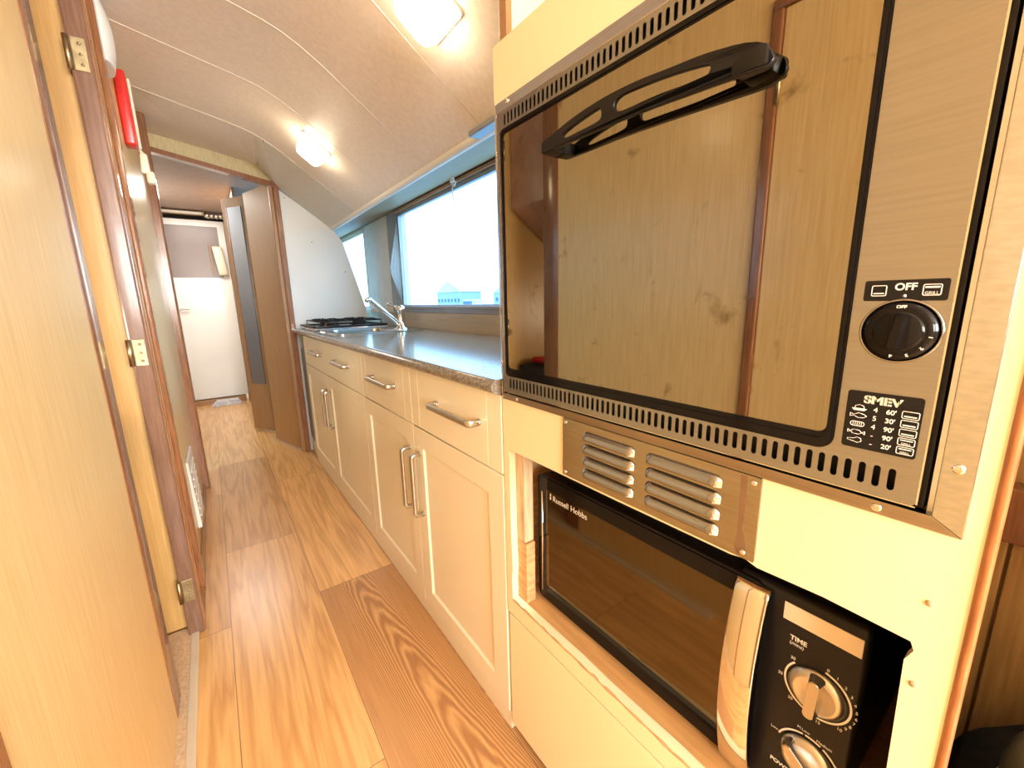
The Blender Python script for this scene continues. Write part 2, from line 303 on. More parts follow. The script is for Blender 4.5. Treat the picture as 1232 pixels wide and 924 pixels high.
def recenter(o):
    c = sum((Vector(v) for v in o.bound_box), Vector())/8; z = min(v[2] for v in o.bound_box); c.z = z
    o.data.transform(Matrix.Translation(-c)); o.location = Vector(o.location)+c; return o
def struct(name, bm, m, label=None, cat=None, parent=None, smooth=False):
    o = obj(name, bm, m, parent, smooth)
    if parent is None:
        o['kind'] = 'structure'; o['label'] = label; o['category'] = cat
    return o
def sroot(name, label, cat, loc):
    o = thing(name, label, cat, loc); o['kind'] = 'structure'; return o
def part_label(o, s): o['label'] = s; return o
def ring(bm, cy, cz, r, w, X, t0=0, t1=2*PI, n=48, ext=0.0002):   # arc band on an X plane
    out = []; k = n
    for i in range(k+1): t = t0+(t1-t0)*i/k; out.append((cy+(r+w/2)*math.cos(t), cz+(r+w/2)*math.sin(t)))
    inn = [(cy+(r-w/2)*math.cos(t0+(t1-t0)*i/k), cz+(r-w/2)*math.sin(t0+(t1-t0)*i/k)) for i in range(k+1)]
    prism(bm, out+inn[::-1], lambda a, b: (X-ext, a, b), lambda a, b: (X+ext, a, b)); return bm
def frame_line(bm, y0, y1, z0, z1, r, w, X, ext=0.0002):
    plate(bm, [rr(y0, y1, z0, z1, r), rr(y0+w, y1-w, z0+w, z1-w, max(r-w, 0.0003))], X-ext, X+ext)

# ================================================================== STRUCTURE
XW = -0.210            # left wall face
XF = 0.48             # galley front plane
# floor
bm = B(); box(bm, -1.6, 1.3, -2.8, 6.2, -0.05, 0.0); struct('floor', bm, FLOOR, 'oak laminate plank floor running the length of the corridor', 'floor')
# ceiling: cambered middle, steeper slope down to the galley window
def ceil_poly(t=0.02):
    pr = [(-1.6, 1.80), (-0.6, 2.07), (-0.17, 2.04), (0.20, 1.958), (0.26, 1.943), (0.31, 1.926), (0.36, 1.901), (0.42, 1.864), (0.80, 1.59)]
    return pr + [(x, z+t) for x, z in pr[::-1]]
bm = B(); prism(bm, ceil_poly(), lambda x, z: (x, -2.8, z), lambda x, z: (x, 2.63, z))
struct('ceiling', bm, CEIL, 'tan vinyl cabin ceiling sloping down to the galley window', 'ceiling', smooth=True)
PA = [(-1.6, 1.80), (-0.6, 2.07), (-0.17, 2.04), (0.20, 1.958), (0.31, 1.926), (0.42, 1.864), (0.80, 1.59)]
PB = [(-1.6, 1.80), (-0.6, 2.10), (-0.17, 2.043), (0.20, 1.984), (0.375, 1.955), (0.486, 1.828), (0.80, 1.59)]
bm = B(); _m = {a: b for a, b in zip(PA, PB)}; _ring = [(p, 0.0) for p in PA]+[(p, 0.02) for p in PA[::-1]]
va = [bm.verts.new((p[0], 2.63, p[1]+t)) for p, t in _ring]; vb = [bm.verts.new((_m[p][0], 3.28, _m[p][1]+t)) for p, t in _ring]
for i in range(len(va)): bm.faces.new((va[i], vb[i], vb[(i+1) % len(va)], va[(i+1) % len(va)]))
bm.faces.new(va[::-1]); bm.faces.new(vb); bmesh.ops.recalc_face_normals(bm, faces=bm.faces[:])
me_c = struct('ceiling_panel', bm, [CEIL, CEILW], 'paler end panel of the ceiling above the hob, next to the bulkhead', 'ceiling')
for p in me_c.data.polygons:
    c = p.center
    if c.x > 0.34: p.material_index = 1
# thin seam beads on the ceiling
for i, (y, tw) in enumerate(((0.35, 0), (1.215, 0), (1.65, 0), (2.10, 0), (2.63, 0))):
    bm = B()
    pts = [(-0.6, 2.07), (-0.17, 2.04), (0.20, 1.958), (0.26, 1.943), (0.31, 1.926), (0.36, 1.901), (0.42, 1.864), (0.79, 1.598)]
    tube(bm, [(x, y, z-0.0005) for x, z in pts], 0.0013, 6)
    struct('trim_%d' % (i+1), bm, CEIL, 'thin bead over ceiling panel seam, number %s from the camera' % ('one', 'two', 'three', 'four', 'five')[i], 'trim')
bm = B(); tube(bm, [(0.348, 2.63, 1.9035), (0.378, 3.262, 1.9475)], 0.002, 6); struct('trim_6', bm, TEAK, 'dark joint line in the ceiling just before the bulkhead', 'trim')
# soffit and its white moulding
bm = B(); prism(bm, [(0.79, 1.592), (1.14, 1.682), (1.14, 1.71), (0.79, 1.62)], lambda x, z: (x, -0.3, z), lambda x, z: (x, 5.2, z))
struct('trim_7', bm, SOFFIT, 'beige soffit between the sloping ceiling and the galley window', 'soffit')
bm = B(); prism(bm, [(0.779, 1.610), (0.783, 1.596), (0.792, 1.586), (0.803, 1.583), (0.812, 1.587), (0.815, 1.603)], lambda x, z: (x, 0.70, z), lambda x, z: (x, 3.28, z))
struct('trim_8', bm, WHITE, 'white moulding along the lower edge of the sloping ceiling', 'moulding', smooth=True)
# window wall (vertical, X = 1.10)
bm = B(); XV = 1.10
plate(bm, [[(-0.3, 0.0), (5.2, 0.0), (5.2, 1.70), (-0.3, 1.70)], rr(0.75, 2.735, 1.052, 1.635, 0.01), rr(3.50, 4.9, 1.035, 1.635, 0.01)], XV, XV+0.03)
struct('wall_right', bm, BEIGE, 'beige outer side wall with the galley windows', 'wall')
bm = B(); box(bm, 1.092, 1.0998, 2.99, 3.46, 0.99, 1.665, 0.002); box(bm, 1.088, 1.0998, 3.45, 3.50, 1.0, 1.665, 0.003)
struct('trim_10', bm, PANELW, 'beige wall panel between the two galley windows', 'wall panel')
bm = B(); box(bm, 1.094, 1.0998, 2.81, 2.985, 0.96, 1.665); struct('trim_11', bm, GREYB, 'dark blue-grey strip beside the galley window', 'wall strip')
# big window
w1 = sroot('window_1', 'large aluminium-framed galley window looking over the harbour', 'window', (1.10, 1.74, 1.0))
bm = B(); plate(bm, [rr(0.72, 2.775, 1.005, 1.648, 0.012), rr(0.75, 2.735, 1.052, 1.618, 0.012)], 1.080, 1.0998)
box(bm, 1.060, 1.075, 0.72, 2.79, 1.030, 1.046, 0.003); struct('window_frame', bm, ALU, parent=w1)
bm = B(); box(bm, 1.110, 1.114, 0.745, 2.74, 1.047, 1.638); struct('pane', bm, GLASS, parent=w1)
bm = B(); box(bm, 1.066, 1.080, 0.72, 2.79, 1.640, 1.656, 0.002); o = struct('curtain_rail', bm, OAKDARK, parent=w1); part_label(o, 'dark brown curtain rail')
w2 = sroot('window_2', 'small window beside the white bulkhead', 'window', (1.10, 3.8, 1.0))
bm = B(); plate(bm, [rr(3.485, 4.95, 1.020, 1.65, 0.01), rr(3.51, 4.92, 1.042, 1.62, 0.01)], 1.085, 1.0998); struct('window_frame', bm, BEIGE, parent=w2)
bm = B(); box(bm, 1.110, 1.114, 3.50, 4.9, 1.035, 1.635); struct('pane', bm, GLASS, parent=w2)
bm = B(); box(bm, 1.03, 1.10, 3.30, 3.52, 1.000, 1.028, 0.004); struct('window_sill', bm, WHITEP, parent=w2)
# sill board below the big window
bm = B(); prism(bm, [(1.10, 0.90), (1.10, 1.004), (1.07, 1.004), (1.082, 0.955), (1.088, 0.90)], lambda x, z: (x, 0.70, z), lambda x, z: (x, 3.28, z))
struct('trim_12', bm, SILLW, 'varnished beige board behind the worktop under the window', 'upstand')
# white bulkhead at the end of the galley, slanted outer edge
bm = B(); prism(bm, [(0.46, 0.0), (1.0, 0.0), (1.0, 0.90), (0.987, 1.035), (0.862, 1.51), (0.806, 1.589), (0.47, 1.83)], lambda x, z: (x, 3.28, z), lambda x, z: (x, 3.30, z))
struct('wall_far', bm, WHITE, 'white bulkhead panel with slanted edge behind the gas hob', 'wall')
bm = B()
for x, z in ((0.515, 1.775), (0.655, 1.50), (0.86, 1.30)): lathe(bm, [(0.0, 0), (0.004, 0), (0.003, 0.004), (0.0, 0.004)], (x, 3.2799, z), (0, -1, 0), 10)
struct('trim_13', bm, OAKDARK, 'small screw heads in the white bulkhead', 'screws')
# header beam over the corridor, tilted
bm = B(); prism(bm, [(-0.30, 1.98), (0.455, 1.858), (0.375, 1.958), (-0.30, 2.10)], lambda x, z: (x, 3.262, z), lambda x, z: (x, 3.30, z)); prism(bm, [(0.455, 1.858), (0.484, 1.824), (0.486, 1.832), (0.375, 1.958)], lambda x, z: (x, 3.262, z), lambda x, z: (x, 3.30, z))
struct('trim_14', bm, HEADER, 'pale oak header beam over the corridor opening', 'beam')
bm = B(); prism(bm, [(-0.30, 1.965), (0.44, 1.835), (0.445, 1.86), (-0.30, 1.992)], lambda x, z: (x, 3.25, z), lambda x, z: (x, 3.31, z))
prism(bm, [(0.435, 1.84), (0.478, 1.80), (0.49, 1.825), (0.445, 1.865)], lambda x, z: (x, 3.25, z), lambda x, z: (x, 3.31, z))
struct('trim_15', bm, TEAK, 'red-brown lower edge of the corridor header beam', 'trim')
bm = B(); box(bm, 0.448, 0.482, 3.245, 3.31, 0.0, 1.822, 0.005); struct('trim_16', bm, TEAK, 'red-brown hardwood post at the end of the worktop', 'post')
bm = B(); box(bm, 0.425, 0.450, 3.27, 3.31, 0.0, 1.845, 0.004); struct('trim_17', bm, OAKDARK, 'dark inner door stop beside the red-brown post', 'trim')

# ---- left wall
bm = B()
box(bm, XW-0.02, XW, 0.530, 1.258, 0.0, 2.05)
box(bm, XW-0.02, XW, -0.02, 0.530, 1.712, 2.06)
box(bm, XW-0.02, XW, -0.9, -0.05, 0.0, 2.06)
box(bm, -0.186, -0.166, 1.640, 3.30, 0.0, 2.05)
struct('wall_left', bm, TAN, 'pale wood-grain partition along the left side of the corridor', 'wall')
bm = B(); prism(bm, [(XW-0.025, 1.256), (XW, 1.256), (XW+0.0015, 1.2575), (XW+0.0025, 1.270), (XW+0.0035, 1.338), (XW+0.0015, 1.343), (XW-0.006, 1.346), (XW-0.025, 1.346)], lambda x, y: (x, y, 0.0), lambda x, y: (x, y, 2.04))
struct('trim_18', bm, TEAK, 'red-brown hardwood edge strip on the near wall panel', 'trim', smooth=True)
bm = B(); box(bm, XW-0.02, XW+0.006, 0.503, 0.528, 0.0, 1.70, 0.004); box(bm, XW-0.02, XW+0.006, -0.05, 0.528, 1.700, 1.722, 0.004)
box(bm, XW-0.02, XW+0.006, -0.08, -0.02, 0.0, 1.70, 0.006)
struct('trim_19', bm, TEAK, 'red-brown frame round the closed door beside the camera', 'door frame')
bm = B(); box(bm, -0.196, -0.153, 1.592, 1.636, 0.0, 2.05, 0.005); struct('trim_20', bm, MAUVEW, 'dark brown hinge post of the open cabin door', 'post')
bm = B(); box(bm, -0.156, -0.149, 1.60, 1.625, 0.0, 2.05, 0.003); struct('trim_21', bm, TEAK, 'thin red-brown bead on the hinge post', 'bead')
bm = B(); box(bm, -0.168, -0.150, 1.83, 1.885, 0.0, 2.05, 0.006); struct('trim_22', bm, TEAK, 'orange hardwood batten halfway along the left wall', 'batten')
bm = B(); box(bm, -0.20, -0.130, 2.955, 3.02, 0.0, 2.04, 0.010, 3); struct('trim_23', bm, TEAK, 'glossy red-brown hardwood post at the far end of the left wall', 'post')
bm = B(); box(bm, -0.166, -0.152, 1.64, 2.95, 0.0, 0.028, 0.003); struct('baseboard_left', bm, OAKDARK, 'low dark skirting strip at the foot of the left wall', 'baseboard')
bm = B(); box(bm, -0.190, -0.168, 0.60, 1.60, 0.0, 0.008, 0.003); struct('trim_24', bm, STRIP, 'worn grey threshold strip in the side cabin doorway', 'threshold')
# side cabin seen through the doorway and in the oven glass
bm = B(); prism(bm, [(-0.262, 2.05), (-0.262, 1.478), (-0.50, 1.312), (-1.10, 0.98), (-1.10, 1.02), (-0.50, 1.35), (-0.282, 1.50), (-0.282, 2.05)], lambda x, z: (x, 0.6, z), lambda x, z: (x, 1.63, z))
struct('trim_25', bm, PINKLIN, 'pinkish sloping lining inside the side cabin', 'lining')
bm = B(); box(bm, -1.10, -1.08, 0.5, 1.75, 0.0, 1.02); box(bm, -1.10, -0.22, 0.56, 0.60, 0.0, 2.04); box(bm, -1.10, -0.20, 1.665, 1.69, 0.0, 2.04)
struct('wall_cabin', bm, TAN, 'wood-grain walls inside the side cabin', 'wall')
bm = B(); box(bm, -1.08, -0.188, 0.6, 1.636, 0.001, 0.006); struct('trim_26', bm, CARPET, 'brown carpet on the side cabin floor', 'carpet')
# closed near door
d1 = sroot('door_1', 'closed wood-grain door in the left wall beside the camera', 'door', (XW, 0.22, 0.0))
bm = B(); box(bm, XW-0.02, XW-0.002, -0.018, 0.502, 0.005, 1.698, 0.002); struct('door_leaf', bm, TAN, parent=d1)
bm = B(); tube(bm, [(XW+0.004, 0.501, 1.50), (XW+0.004, 0.501, 1.60)], 0.005, 10); struct('hinge', bm, BRASS, parent=d1)
# open leaf of the side cabin door
d2 = sroot('door_2', 'wood-grain cabin door standing open into the side cabin', 'door', (-0.2, 1.645, 0.0))
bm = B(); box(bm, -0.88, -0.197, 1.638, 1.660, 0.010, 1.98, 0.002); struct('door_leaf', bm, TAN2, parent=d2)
for z in (0.945, 0.166, 1.70):
    bm = B(); box(bm, -0.188, -0.160, 1.5885, 1.592, z-0.038, z+0.038, 0.001); tube(bm, [(-0.196, 1.588, z-0.038), (-0.196, 1.588, z+0.038)], 0.006, 10)
    for q in (-0.024, 0, 0.024): lathe(bm, [(0, 0), (0.004, 0), (0.003, 0.002), (0, 0.002)], (-0.172, 1.5885, z+q), (0, -1, 0), 10)
    struct('hinge', bm, BRASS, parent=d2)
# ---- fore cabin beyond the opening
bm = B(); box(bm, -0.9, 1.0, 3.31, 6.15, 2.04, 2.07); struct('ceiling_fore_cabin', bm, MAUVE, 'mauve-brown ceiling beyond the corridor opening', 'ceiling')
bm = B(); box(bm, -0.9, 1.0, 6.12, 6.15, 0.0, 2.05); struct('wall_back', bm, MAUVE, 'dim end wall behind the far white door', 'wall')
bm = B(); box(bm, -0.36, -0.34, 3.31, 6.12, 0.0, 2.04); struct('wall_fore_left', bm, WHITE, 'side wall of the fore cabin, coloured white for the mirror reflection', 'wall')  # wall coloured white to put a pale reflection in the mirror strip
bm = B(); box(bm, 0.29, 0.31, 4.35, 6.12, 0.0, 2.04); struct('wall_fore_right', bm, OAKDARK, 'brown partition behind the mirrored door', 'wall')
bm = B(); box(bm, 0.74, 0.76, 3.31, 4.4, 0.0, 2.04); struct('wall_shower', bm, WHITE, 'white wall behind the folding door', 'wall')
bm = B(); box(bm, -0.34, 0.29, 5.60, 5.70, 0.0, 0.05, 0.004); struct('trim_27', bm, OAKDARK, 'brown step under the far white door', 'step')
bm = B(); box(bm, 0.262, 0.288, 5.55, 5.66, 0.0, 2.03, 0.003); struct('trim_28', bm, OAKDARK, 'brown jamb at the right of the far white door', 'jamb')
# far white door with mirror opening
d3 = sroot('door_3', 'white door at the far end of the corridor with a dark mirror in its upper half', 'door', (0.0, 5.68, 0.0))
bm = B(); plate(bm, [rr(-0.335, 0.258, 0.060, 1.965, 0.006), rr(-0.28, 0.196, 1.375, 1.905, 0.004)], 5.66, 5.69, M_XZ); struct('door_leaf', bm, WHITE, parent=d3)
bm = B(); box(bm, -0.285, 0.20, 5.672, 5.676, 1.37, 1.91); o = struct('mirror', bm, mat('dark_mirror', (0.17, 0.125, 0.105), 0.3, 0.15, ns=3), parent=d3); part_label(o, 'dark mirror panel')
bm = B(); tube(bm, [(-0.235, 5.655, 1.05), (-0.235, 5.625, 1.05), (-0.155, 5.622, 1.052)], 0.010, 10); struct('door_handle', bm, CHROME, parent=d3, smooth=True)
# folding door
d4 = sroot('door_4', 'tan bifold door with a mirror strip folded open past the worktop', 'door', (0.36, 3.6, 0.0))
def panel(p0, p1, t, z0, z1, bm, bev=0.002):
    a = Vector((*p0, 0)); b = Vector((*p1, 0)); d = (b-a).normalized(); n = Vector((-d.y, d.x, 0))*t
    q = [a, b, b+n, a+n]; hexa(bm, [(v.x, v.y, z0) for v in q]+[(v.x, v.y, z1) for v in q], bev); return bm
bm = B(); panel((0.432, 3.315), (0.312, 3.72), -0.022, 0.012, 1.865, bm); struct('door_leaf', bm, FOLD, parent=d4)
bm = B(); panel((0.215, 4.19), (0.350, 3.98), -0.022, 0.012, 1.905, bm); struct('door_leaf', bm, OAKDARK, parent=d4)
bm = B(); panel((0.2435, 4.1375), (0.330, 4.003), -0.026, 0.42, 1.83, bm, 0.0); struct('mirror', bm, MIRROR, parent=d4)
bm = B(); tube(bm, [(0.2225, 4.122, 0.42), (0.2225, 4.122, 1.83)], 0.004, 8); struct('mirror_edge', bm, ORWOOD, parent=d4)

# saloon shell behind the camera (seen only in reflections)
bm = B(); plate(bm, [rr(-1.6, 1.3, 0.0, 2.1, 0.01), rr(-0.85, 1.05, 1.05, 1.85, 0.05)], -2.62, -2.60, M_XZ); struct('wall_saloon', bm, SALOON, 'wood-grain rear wall of the saloon behind the camera', 'wall')
bm = B(); box(bm, -1.60, -1.57, -2.6, -0.9, 0.0, 2.0); struct('wall_saloon_port', bm, SALOON, 'wood-grain left side wall of the saloon', 'wall')
bm = B(); box(bm, -1.6, -0.2, -0.92, -0.90, 0.0, 2.06); struct('wall_saloon_front', bm, TAN, 'wood-grain cross wall left of the saloon entrance', 'wall')

bm = B(); box(bm, 0.52, 1.3, -0.42, -0.40, 0.0, 1.75); box(bm, 1.28, 1.30, -2.6, -0.42, 0.0, 1.75); struct('wall_starboard_shade', bm, SALOON, 'unseen partition added to shade the alcove, with the saloon side wall', 'wall')  # unseen partition added to keep saloon light out of the alcove
# ---- alcove to the right of the oven housing
bm = B(); box(bm, 1.0, 1.02, -0.40, 0.044, 0.0, 1.60); struct('wall_alcove', bm, TAWNY, 'tawny wood backing wall in the alcove right of the oven housing', 'wall')
bm = B(); box(bm, 0.955, 1.0, -0.40, 0.044, 0.683, 0.772, 0.004); struct('trim_29', bm, TEAK, 'red-brown ledge across the alcove right of the oven housing', 'ledge')
bm = B(); box(bm, 0.985, 0.9995, -0.40, 0.018, 0.02, 0.675, 0.002); box(bm, 0.985, 0.9995, 0.022, 0.044, 0.02, 0.675, 0.002); struct('trim_30', bm, TAWNY, 'lower tongue-and-groove boards in the alcove', 'boards')
bm = B(); prism(bm, rr(0.4775, 0.490, 0.0150, 0.0222, 0.0033, 5), lambda x, y: (x, y, 0.0), lambda x, y: (x, y, 1.80))
struct('trim_31', bm, ORWOOD, 'rounded orange hardwood edge moulding right of the oven', 'moulding', smooth=True)

# partition between the oven housing and the window bay
bm = B(); prism(bm, [(0.50, 1.517), (0.50, 1.81), (0.79, 1.60), (1.10, 1.62), (1.10, 0.91), (0.50, 0.91)], lambda x, z: (x, 0.672, z), lambda x, z: (x, 0.70, z))
struct('wall_partition', bm, CREAMY, 'cream partition behind the oven housing with raw edge', 'wall')
bm = B(); box(bm, 0.489, 0.4995, 0.674, 0.696, 1.517, 1.80, 0.001); struct('trim_32', bm, OAKDARK, 'chipped brown plywood edge above the oven housing', 'trim')

# ================================================================== OVEN HOUSING
oh = thing('oven_housing', 'tall cream cabinet housing the oven and microwave, chipped round its opening', 'cabinet', (0.75, 0.36, 0.0))
bm = B(); plate(bm, [[(0.0222, 0.352), (0.705, 0.352), (0.705, 1.517), (0.0222, 1.517)], [(0.058, 0.882), (0.682, 0.882), (0.682, 1.40), (0.058, 1.40)],
    [(0.052, 0.3985), (0.10, 0.397), (0.16, 0.3985), (0.20, 0.396), (0.27, 0.3995), (0.33, 0.398), (0.41, 0.3955), (0.47, 0.3985), (0.55, 0.397), (0.61, 0.3965), (0.684, 0.395), (0.6845, 0.45), (0.681, 0.47), (0.6842, 0.56), (0.6845, 0.758), (0.40, 0.757), (0.215, 0.758), (0.20, 0.761), (0.185, 0.7565), (0.12, 0.759), (0.052, 0.756), (0.049, 0.748), (0.054, 0.735), (0.051, 0.60)]], XF, XF+0.016)
obj('face_panel', bm, CREAMY, oh)
bm = B(); box(bm, XF+0.001, XF+0.017, 0.0225, 0.7015, 0.03, 0.3455, 0.0015); obj('lower_door', bm, CREAMY, oh)
bm = B(); box(bm, 0.498, 1.09, 0.690, 0.7045, 0.02, 1.50); obj('side_panel', bm, PLYEDGE, oh)
bm = B(); box(bm, 0.4965, 0.995, 0.0455, 0.0510, 0.02, 1.50); obj('side_panel', bm, DARK, oh)
bm = B(); box(bm, 0.496, 0.94, 0.052, 0.690, 0.378, 0.395); obj('shelf', bm, SHELFW, oh)
bm = B(); box(bm, 0.496, 0.94, 0.052, 0.690, 0.770, 0.782); obj('shelf', bm, RAWWOOD, oh)
bm = B(); box(bm, 0.496, 0.520, 0.655, 0.689, 0.545, 0.768, 0.001); obj('batten', bm, RAWWOOD, oh)
bm = B(); box(bm, 0.496, 0.520, 0.650, 0.689, 0.396, 0.543, 0.001); obj('batten', bm, PLYEDGE, oh)
bm = B(); _top = [(0.052+0.632*i/40, 0.3985-0.0022*abs(math.sin(i*1.7))-0.001*(i % 3)) for i in range(41)]; _low = [(0.052+0.632*i/40, 0.3915-0.0030*abs(math.sin(i*0.9+1))*abs(math.cos(i*2.3))) for i in range(41)]
for i in range(40): bm.faces.new([bm.verts.new((XF-0.0003, *p)) for p in (_low[i], _low[i+1], _top[i+1], _top[i])])
bmesh.ops.remove_doubles(bm, verts=bm.verts[:], dist=0.00001); _g = bmesh.ops.extrude_face_region(bm, geom=bm.faces[:]); bmesh.ops.translate(bm, vec=(0.0012, 0, 0), verts=[v for v in _g['geom'] if isinstance(v, bmesh.types.BMVert)])
bmesh.ops.recalc_face_normals(bm, faces=bm.faces[:]); part_label(obj('chipped_edge', bm, CHIP, oh), 'raw chipped board edge below the microwave')
bm = B(); box(bm, 0.94, 0.95, 0.052, 0.69, 0.02, 1.50); obj('back_panel', bm, DARK, oh)
for z in (0.80, 0.715):
    bm = B(); lathe(bm, [(0, 0), (0.0033, 0), (0.0028, 0.0013), (0, 0.0013)], (0.4801, 0.045, z), (-1, 0, 0), 12); obj('screw_cap', bm, RAWWOOD, oh)

# ================================================================== OVEN
ov = thing('built_in_oven', 'stainless built-in oven with bronze mirror door set in the tall cream cabinet', 'oven', (0.47, 0.36, 0.868))
# mitred surround trim: four sloping strips
O = (0.034, 0.699, 0.868, 1.421); I = (0.0535, 0.684, 0.884, 1.3985)
def trim_piece(a):
    y0, y1, z0, z1 = O; i0, i1, j0, j1 = I
    q = {'b': [(y0, z0), (y1, z0), (i1, j0), (i0, j0)], 't': [(y0, z1), (y1, z1), (i1, j1), (i0, j1)],
         'r': [(y0, z0), (y0, z1), (i0, j1), (i0, j0)], 'l': [(y1, z0), (y1, z1), (i1, j1), (i1, j0)]}[a]
    f = [(XF-0.003, *q[0]), (XF-0.003, *q[1]), (XF-0.010, *q[2]), (XF-0.010, *q[3])]
    k = [(XF+0.001, *p) for p in q]
    bm = B(); hexa(bm, k+f, 0.0008); return bm
for a in 'btrl': obj('surround_trim', trim_piece(a), SSHINE, ov)
def screw(bm, x, y, z, r=0.0042):
    lathe(bm, [(0, 0), (r, 0), (r*0.9, 0.0012), (r*0.5, 0.002), (0, 0.0021)], (x, y, z), (-1, 0, 0), 16)
    box(bm, x-0.0026, x-0.0019, y-r*0.85, y+r*0.85, z-0.0004, z+0.0004)
for (y, z) in ((0.0435, 0.928), (0.089, 0.8765), (0.0435, 1.22), (0.655, 1.412), (0.6915, 0.945), (0.6915, 1.335), (0.645, 0.8765), (0.30, 1.412)):
    bm = B(); screw(bm, XF-0.0065, y, z); obj('screw', bm, CHROME, ov)
# dark gap and cavity
bm = B(); box(bm, XF-0.002, XF+0.30, 0.060, 0.680, 0.886, 1.396); obj('oven_body', bm, BLACKP, ov)
# front plate with slots and opening
b0, b1, c0, c1 = 0.0635, 0.6765, 0.8895, 1.3955
XO = 0.4655
loops = [rr(b0, b1, c0, c1, 0.004), rr(0.1255, 0.669, 0.9225, 1.3665, 0.014)]
n = 56
for i in range(n):
    y = 0.081 + i*(0.653-0.081)/(n-1)
    loops.append(rr(y-0.0026, y+0.0026, 0.8985, 0.9185, 0.0026, 4))
    if y > 0.12: loops.append(rr(y-0.0026, y+0.0026, 1.3715, 1.3895, 0.0026, 4))
bm = B(); plate(bm, loops, XO, XO+0.0012); obj('front_plate', bm, SBRUSH, ov)
bm = B(); box(bm, XO+0.0005, XF-0.003, b0-0.0012, b0, c0+0.002, c1-0.002); box(bm, XO+0.0005, XF-0.003, b1, b1+0.0012, c0+0.002, c1-0.002)
box(bm, XO+0.0008, XF-0.003, b0, b1, c0-0.0012, c0); box(bm, XO+0.0008, XF-0.003, b0, b1, c1, c1+0.0012)
hexa(bm, [(XO+0.0003, b0+0.0018, c0+0.003), (XO+0.0062, b0-0.0012, c0+0.003), (XO+0.0070, b0+0.0005, c0+0.003), (XO+0.0012, b0+0.0030, c0+0.003), (XO+0.0003, b0+0.0018, c1-0.003), (XO+0.0062, b0-0.0012, c1-0.003), (XO+0.0070, b0+0.0005, c1-0.003), (XO+0.0012, b0+0.0030, c1-0.003)], 0.0002)
obj('folded_edge', bm, CHROME, ov)
# door: black frame and bronze glass
bm = B(); plate(bm, [rr(0.1260, 0.6685, 0.9230, 1.3660, 0.013), rr(0.1320, 0.6570, 0.9390, 1.3570, 0.008)], XO-0.0020, XO+0.002)
plate(bm, [rr(0.1275, 0.6665, 0.9245, 1.3645, 0.012), rr(0.1305, 0.6600, 0.9330, 1.3595, 0.008)], XO-0.0035, XO-0.0020); obj('door_frame', bm, BLACK, ov, smooth=True)
bm = B(); plate(bm, [rr(0.1315, 0.6575, 0.9385, 1.3575, 0.008)], XO-0.0012, XO+0.0018); obj('door_glass', bm, OVG, ov)
bm = B(); plate(bm, [rr(0.6635, 0.6665, 0.93, 1.36, 0.001)], XO-0.0044, XO-0.0035); obj('frame_edge', bm, CHROME, ov)
# arched bar handle with two long openings; the glass mirrors it
UP = [(0.5169, 1.2985), (0.4925, 1.3027), (0.4624, 1.3089), (0.4303, 1.3131), (0.393, 1.3154), (0.3491, 1.3147), (0.3046, 1.3105), (0.2711, 1.3075), (0.2462, 1.3035), (0.2166, 1.2971), (0.2078, 1.2907), (0.2038, 1.2813)]
LO = [(0.207, 1.271), (0.2205, 1.2674), (0.2428, 1.2623), (0.2678, 1.2592), (0.3013, 1.2568), (0.3428, 1.255), (0.3911, 1.2553), (0.4429, 1.2596), (0.477, 1.2648), (0.5172, 1.2760)]
CR = [(0.5171, 1.2869), (0.4771, 1.2862), (0.421, 1.2862), (0.3842, 1.2852), (0.3276, 1.2827), (0.2827, 1.2802), (0.2441, 1.2780), (0.2212, 1.2768), (0.2054, 1.2762)]
H1 = [(0.4746, 1.2968), (0.4436, 1.3034), (0.4088, 1.3072), (0.4018, 1.3044), (0.4004, 1.296), (0.4084, 1.2916), (0.4434, 1.2905), (0.4671, 1.2904)]
H2 = [(0.381, 1.3031), (0.3737, 1.3085), (0.3487, 1.3082), (0.2983, 1.3032), (0.2628, 1.2968), (0.2574, 1.2925), (0.2584, 1.2886), (0.2647, 1.2868), (0.3094, 1.2882), (0.3549, 1.2904), (0.3711, 1.2914), (0.3796, 1.2959)]
H3 = [(0.4549, 1.2751), (0.4432, 1.2790), (0.3918, 1.2794), (0.3543, 1.2771), (0.3471, 1.272), (0.3468, 1.2654), (0.3537, 1.2622), (0.3913, 1.2624), (0.4339, 1.2665), (0.4525, 1.2698)]
H4 = [(0.3269, 1.2692), (0.3208, 1.2750), (0.2967, 1.2770), (0.269, 1.2760), (0.2524, 1.274), (0.2479, 1.2698), (0.253, 1.2671), (0.2761, 1.2641), (0.3016, 1.2622), (0.3216, 1.2633)]
def densify(l, n=4, closed=True):
    out = []; m = len(l)
    for i in range(m if closed else m-1):
        p0, p1, p2, p3 = (l[(i-1) % m], l[i], l[(i+1) % m], l[(i+2) % m]) if closed else (l[max(i-1, 0)], l[i], l[i+1], l[min(i+2, m-1)])
        for k in range(n):
            t = k/n
            out.append(tuple(0.5*((2*p1[j])+(-p0[j]+p2[j])*t+(2*p0[j]-5*p1[j]+4*p2[j]-p3[j])*t*t+(-p0[j]+3*p1[j]-3*p2[j]+p3[j])*t**3) for j in (0, 1)))
    if not closed: out.append(l[-1])
    return out
def crz(y):
    for (ya, za), (yb, zb) in zip(CR, CR[1:]):
        if yb <= y <= ya: return za+(zb-za)*(ya-y)/(ya-yb)
    return CR[0][1] if y > CR[0][0] else CR[-1][1]
bm = B()
plate(bm, [densify(UP, 3, False)+[(0.2062, 1.2765)]+[(y, z-0.002) for y, z in CR[::-1][1:]], densify(H1, 3), densify(H2, 3)], 0.4355, 0.4425)
bmesh.ops.remove_doubles(bm, verts=bm.verts[:], dist=0.00005)
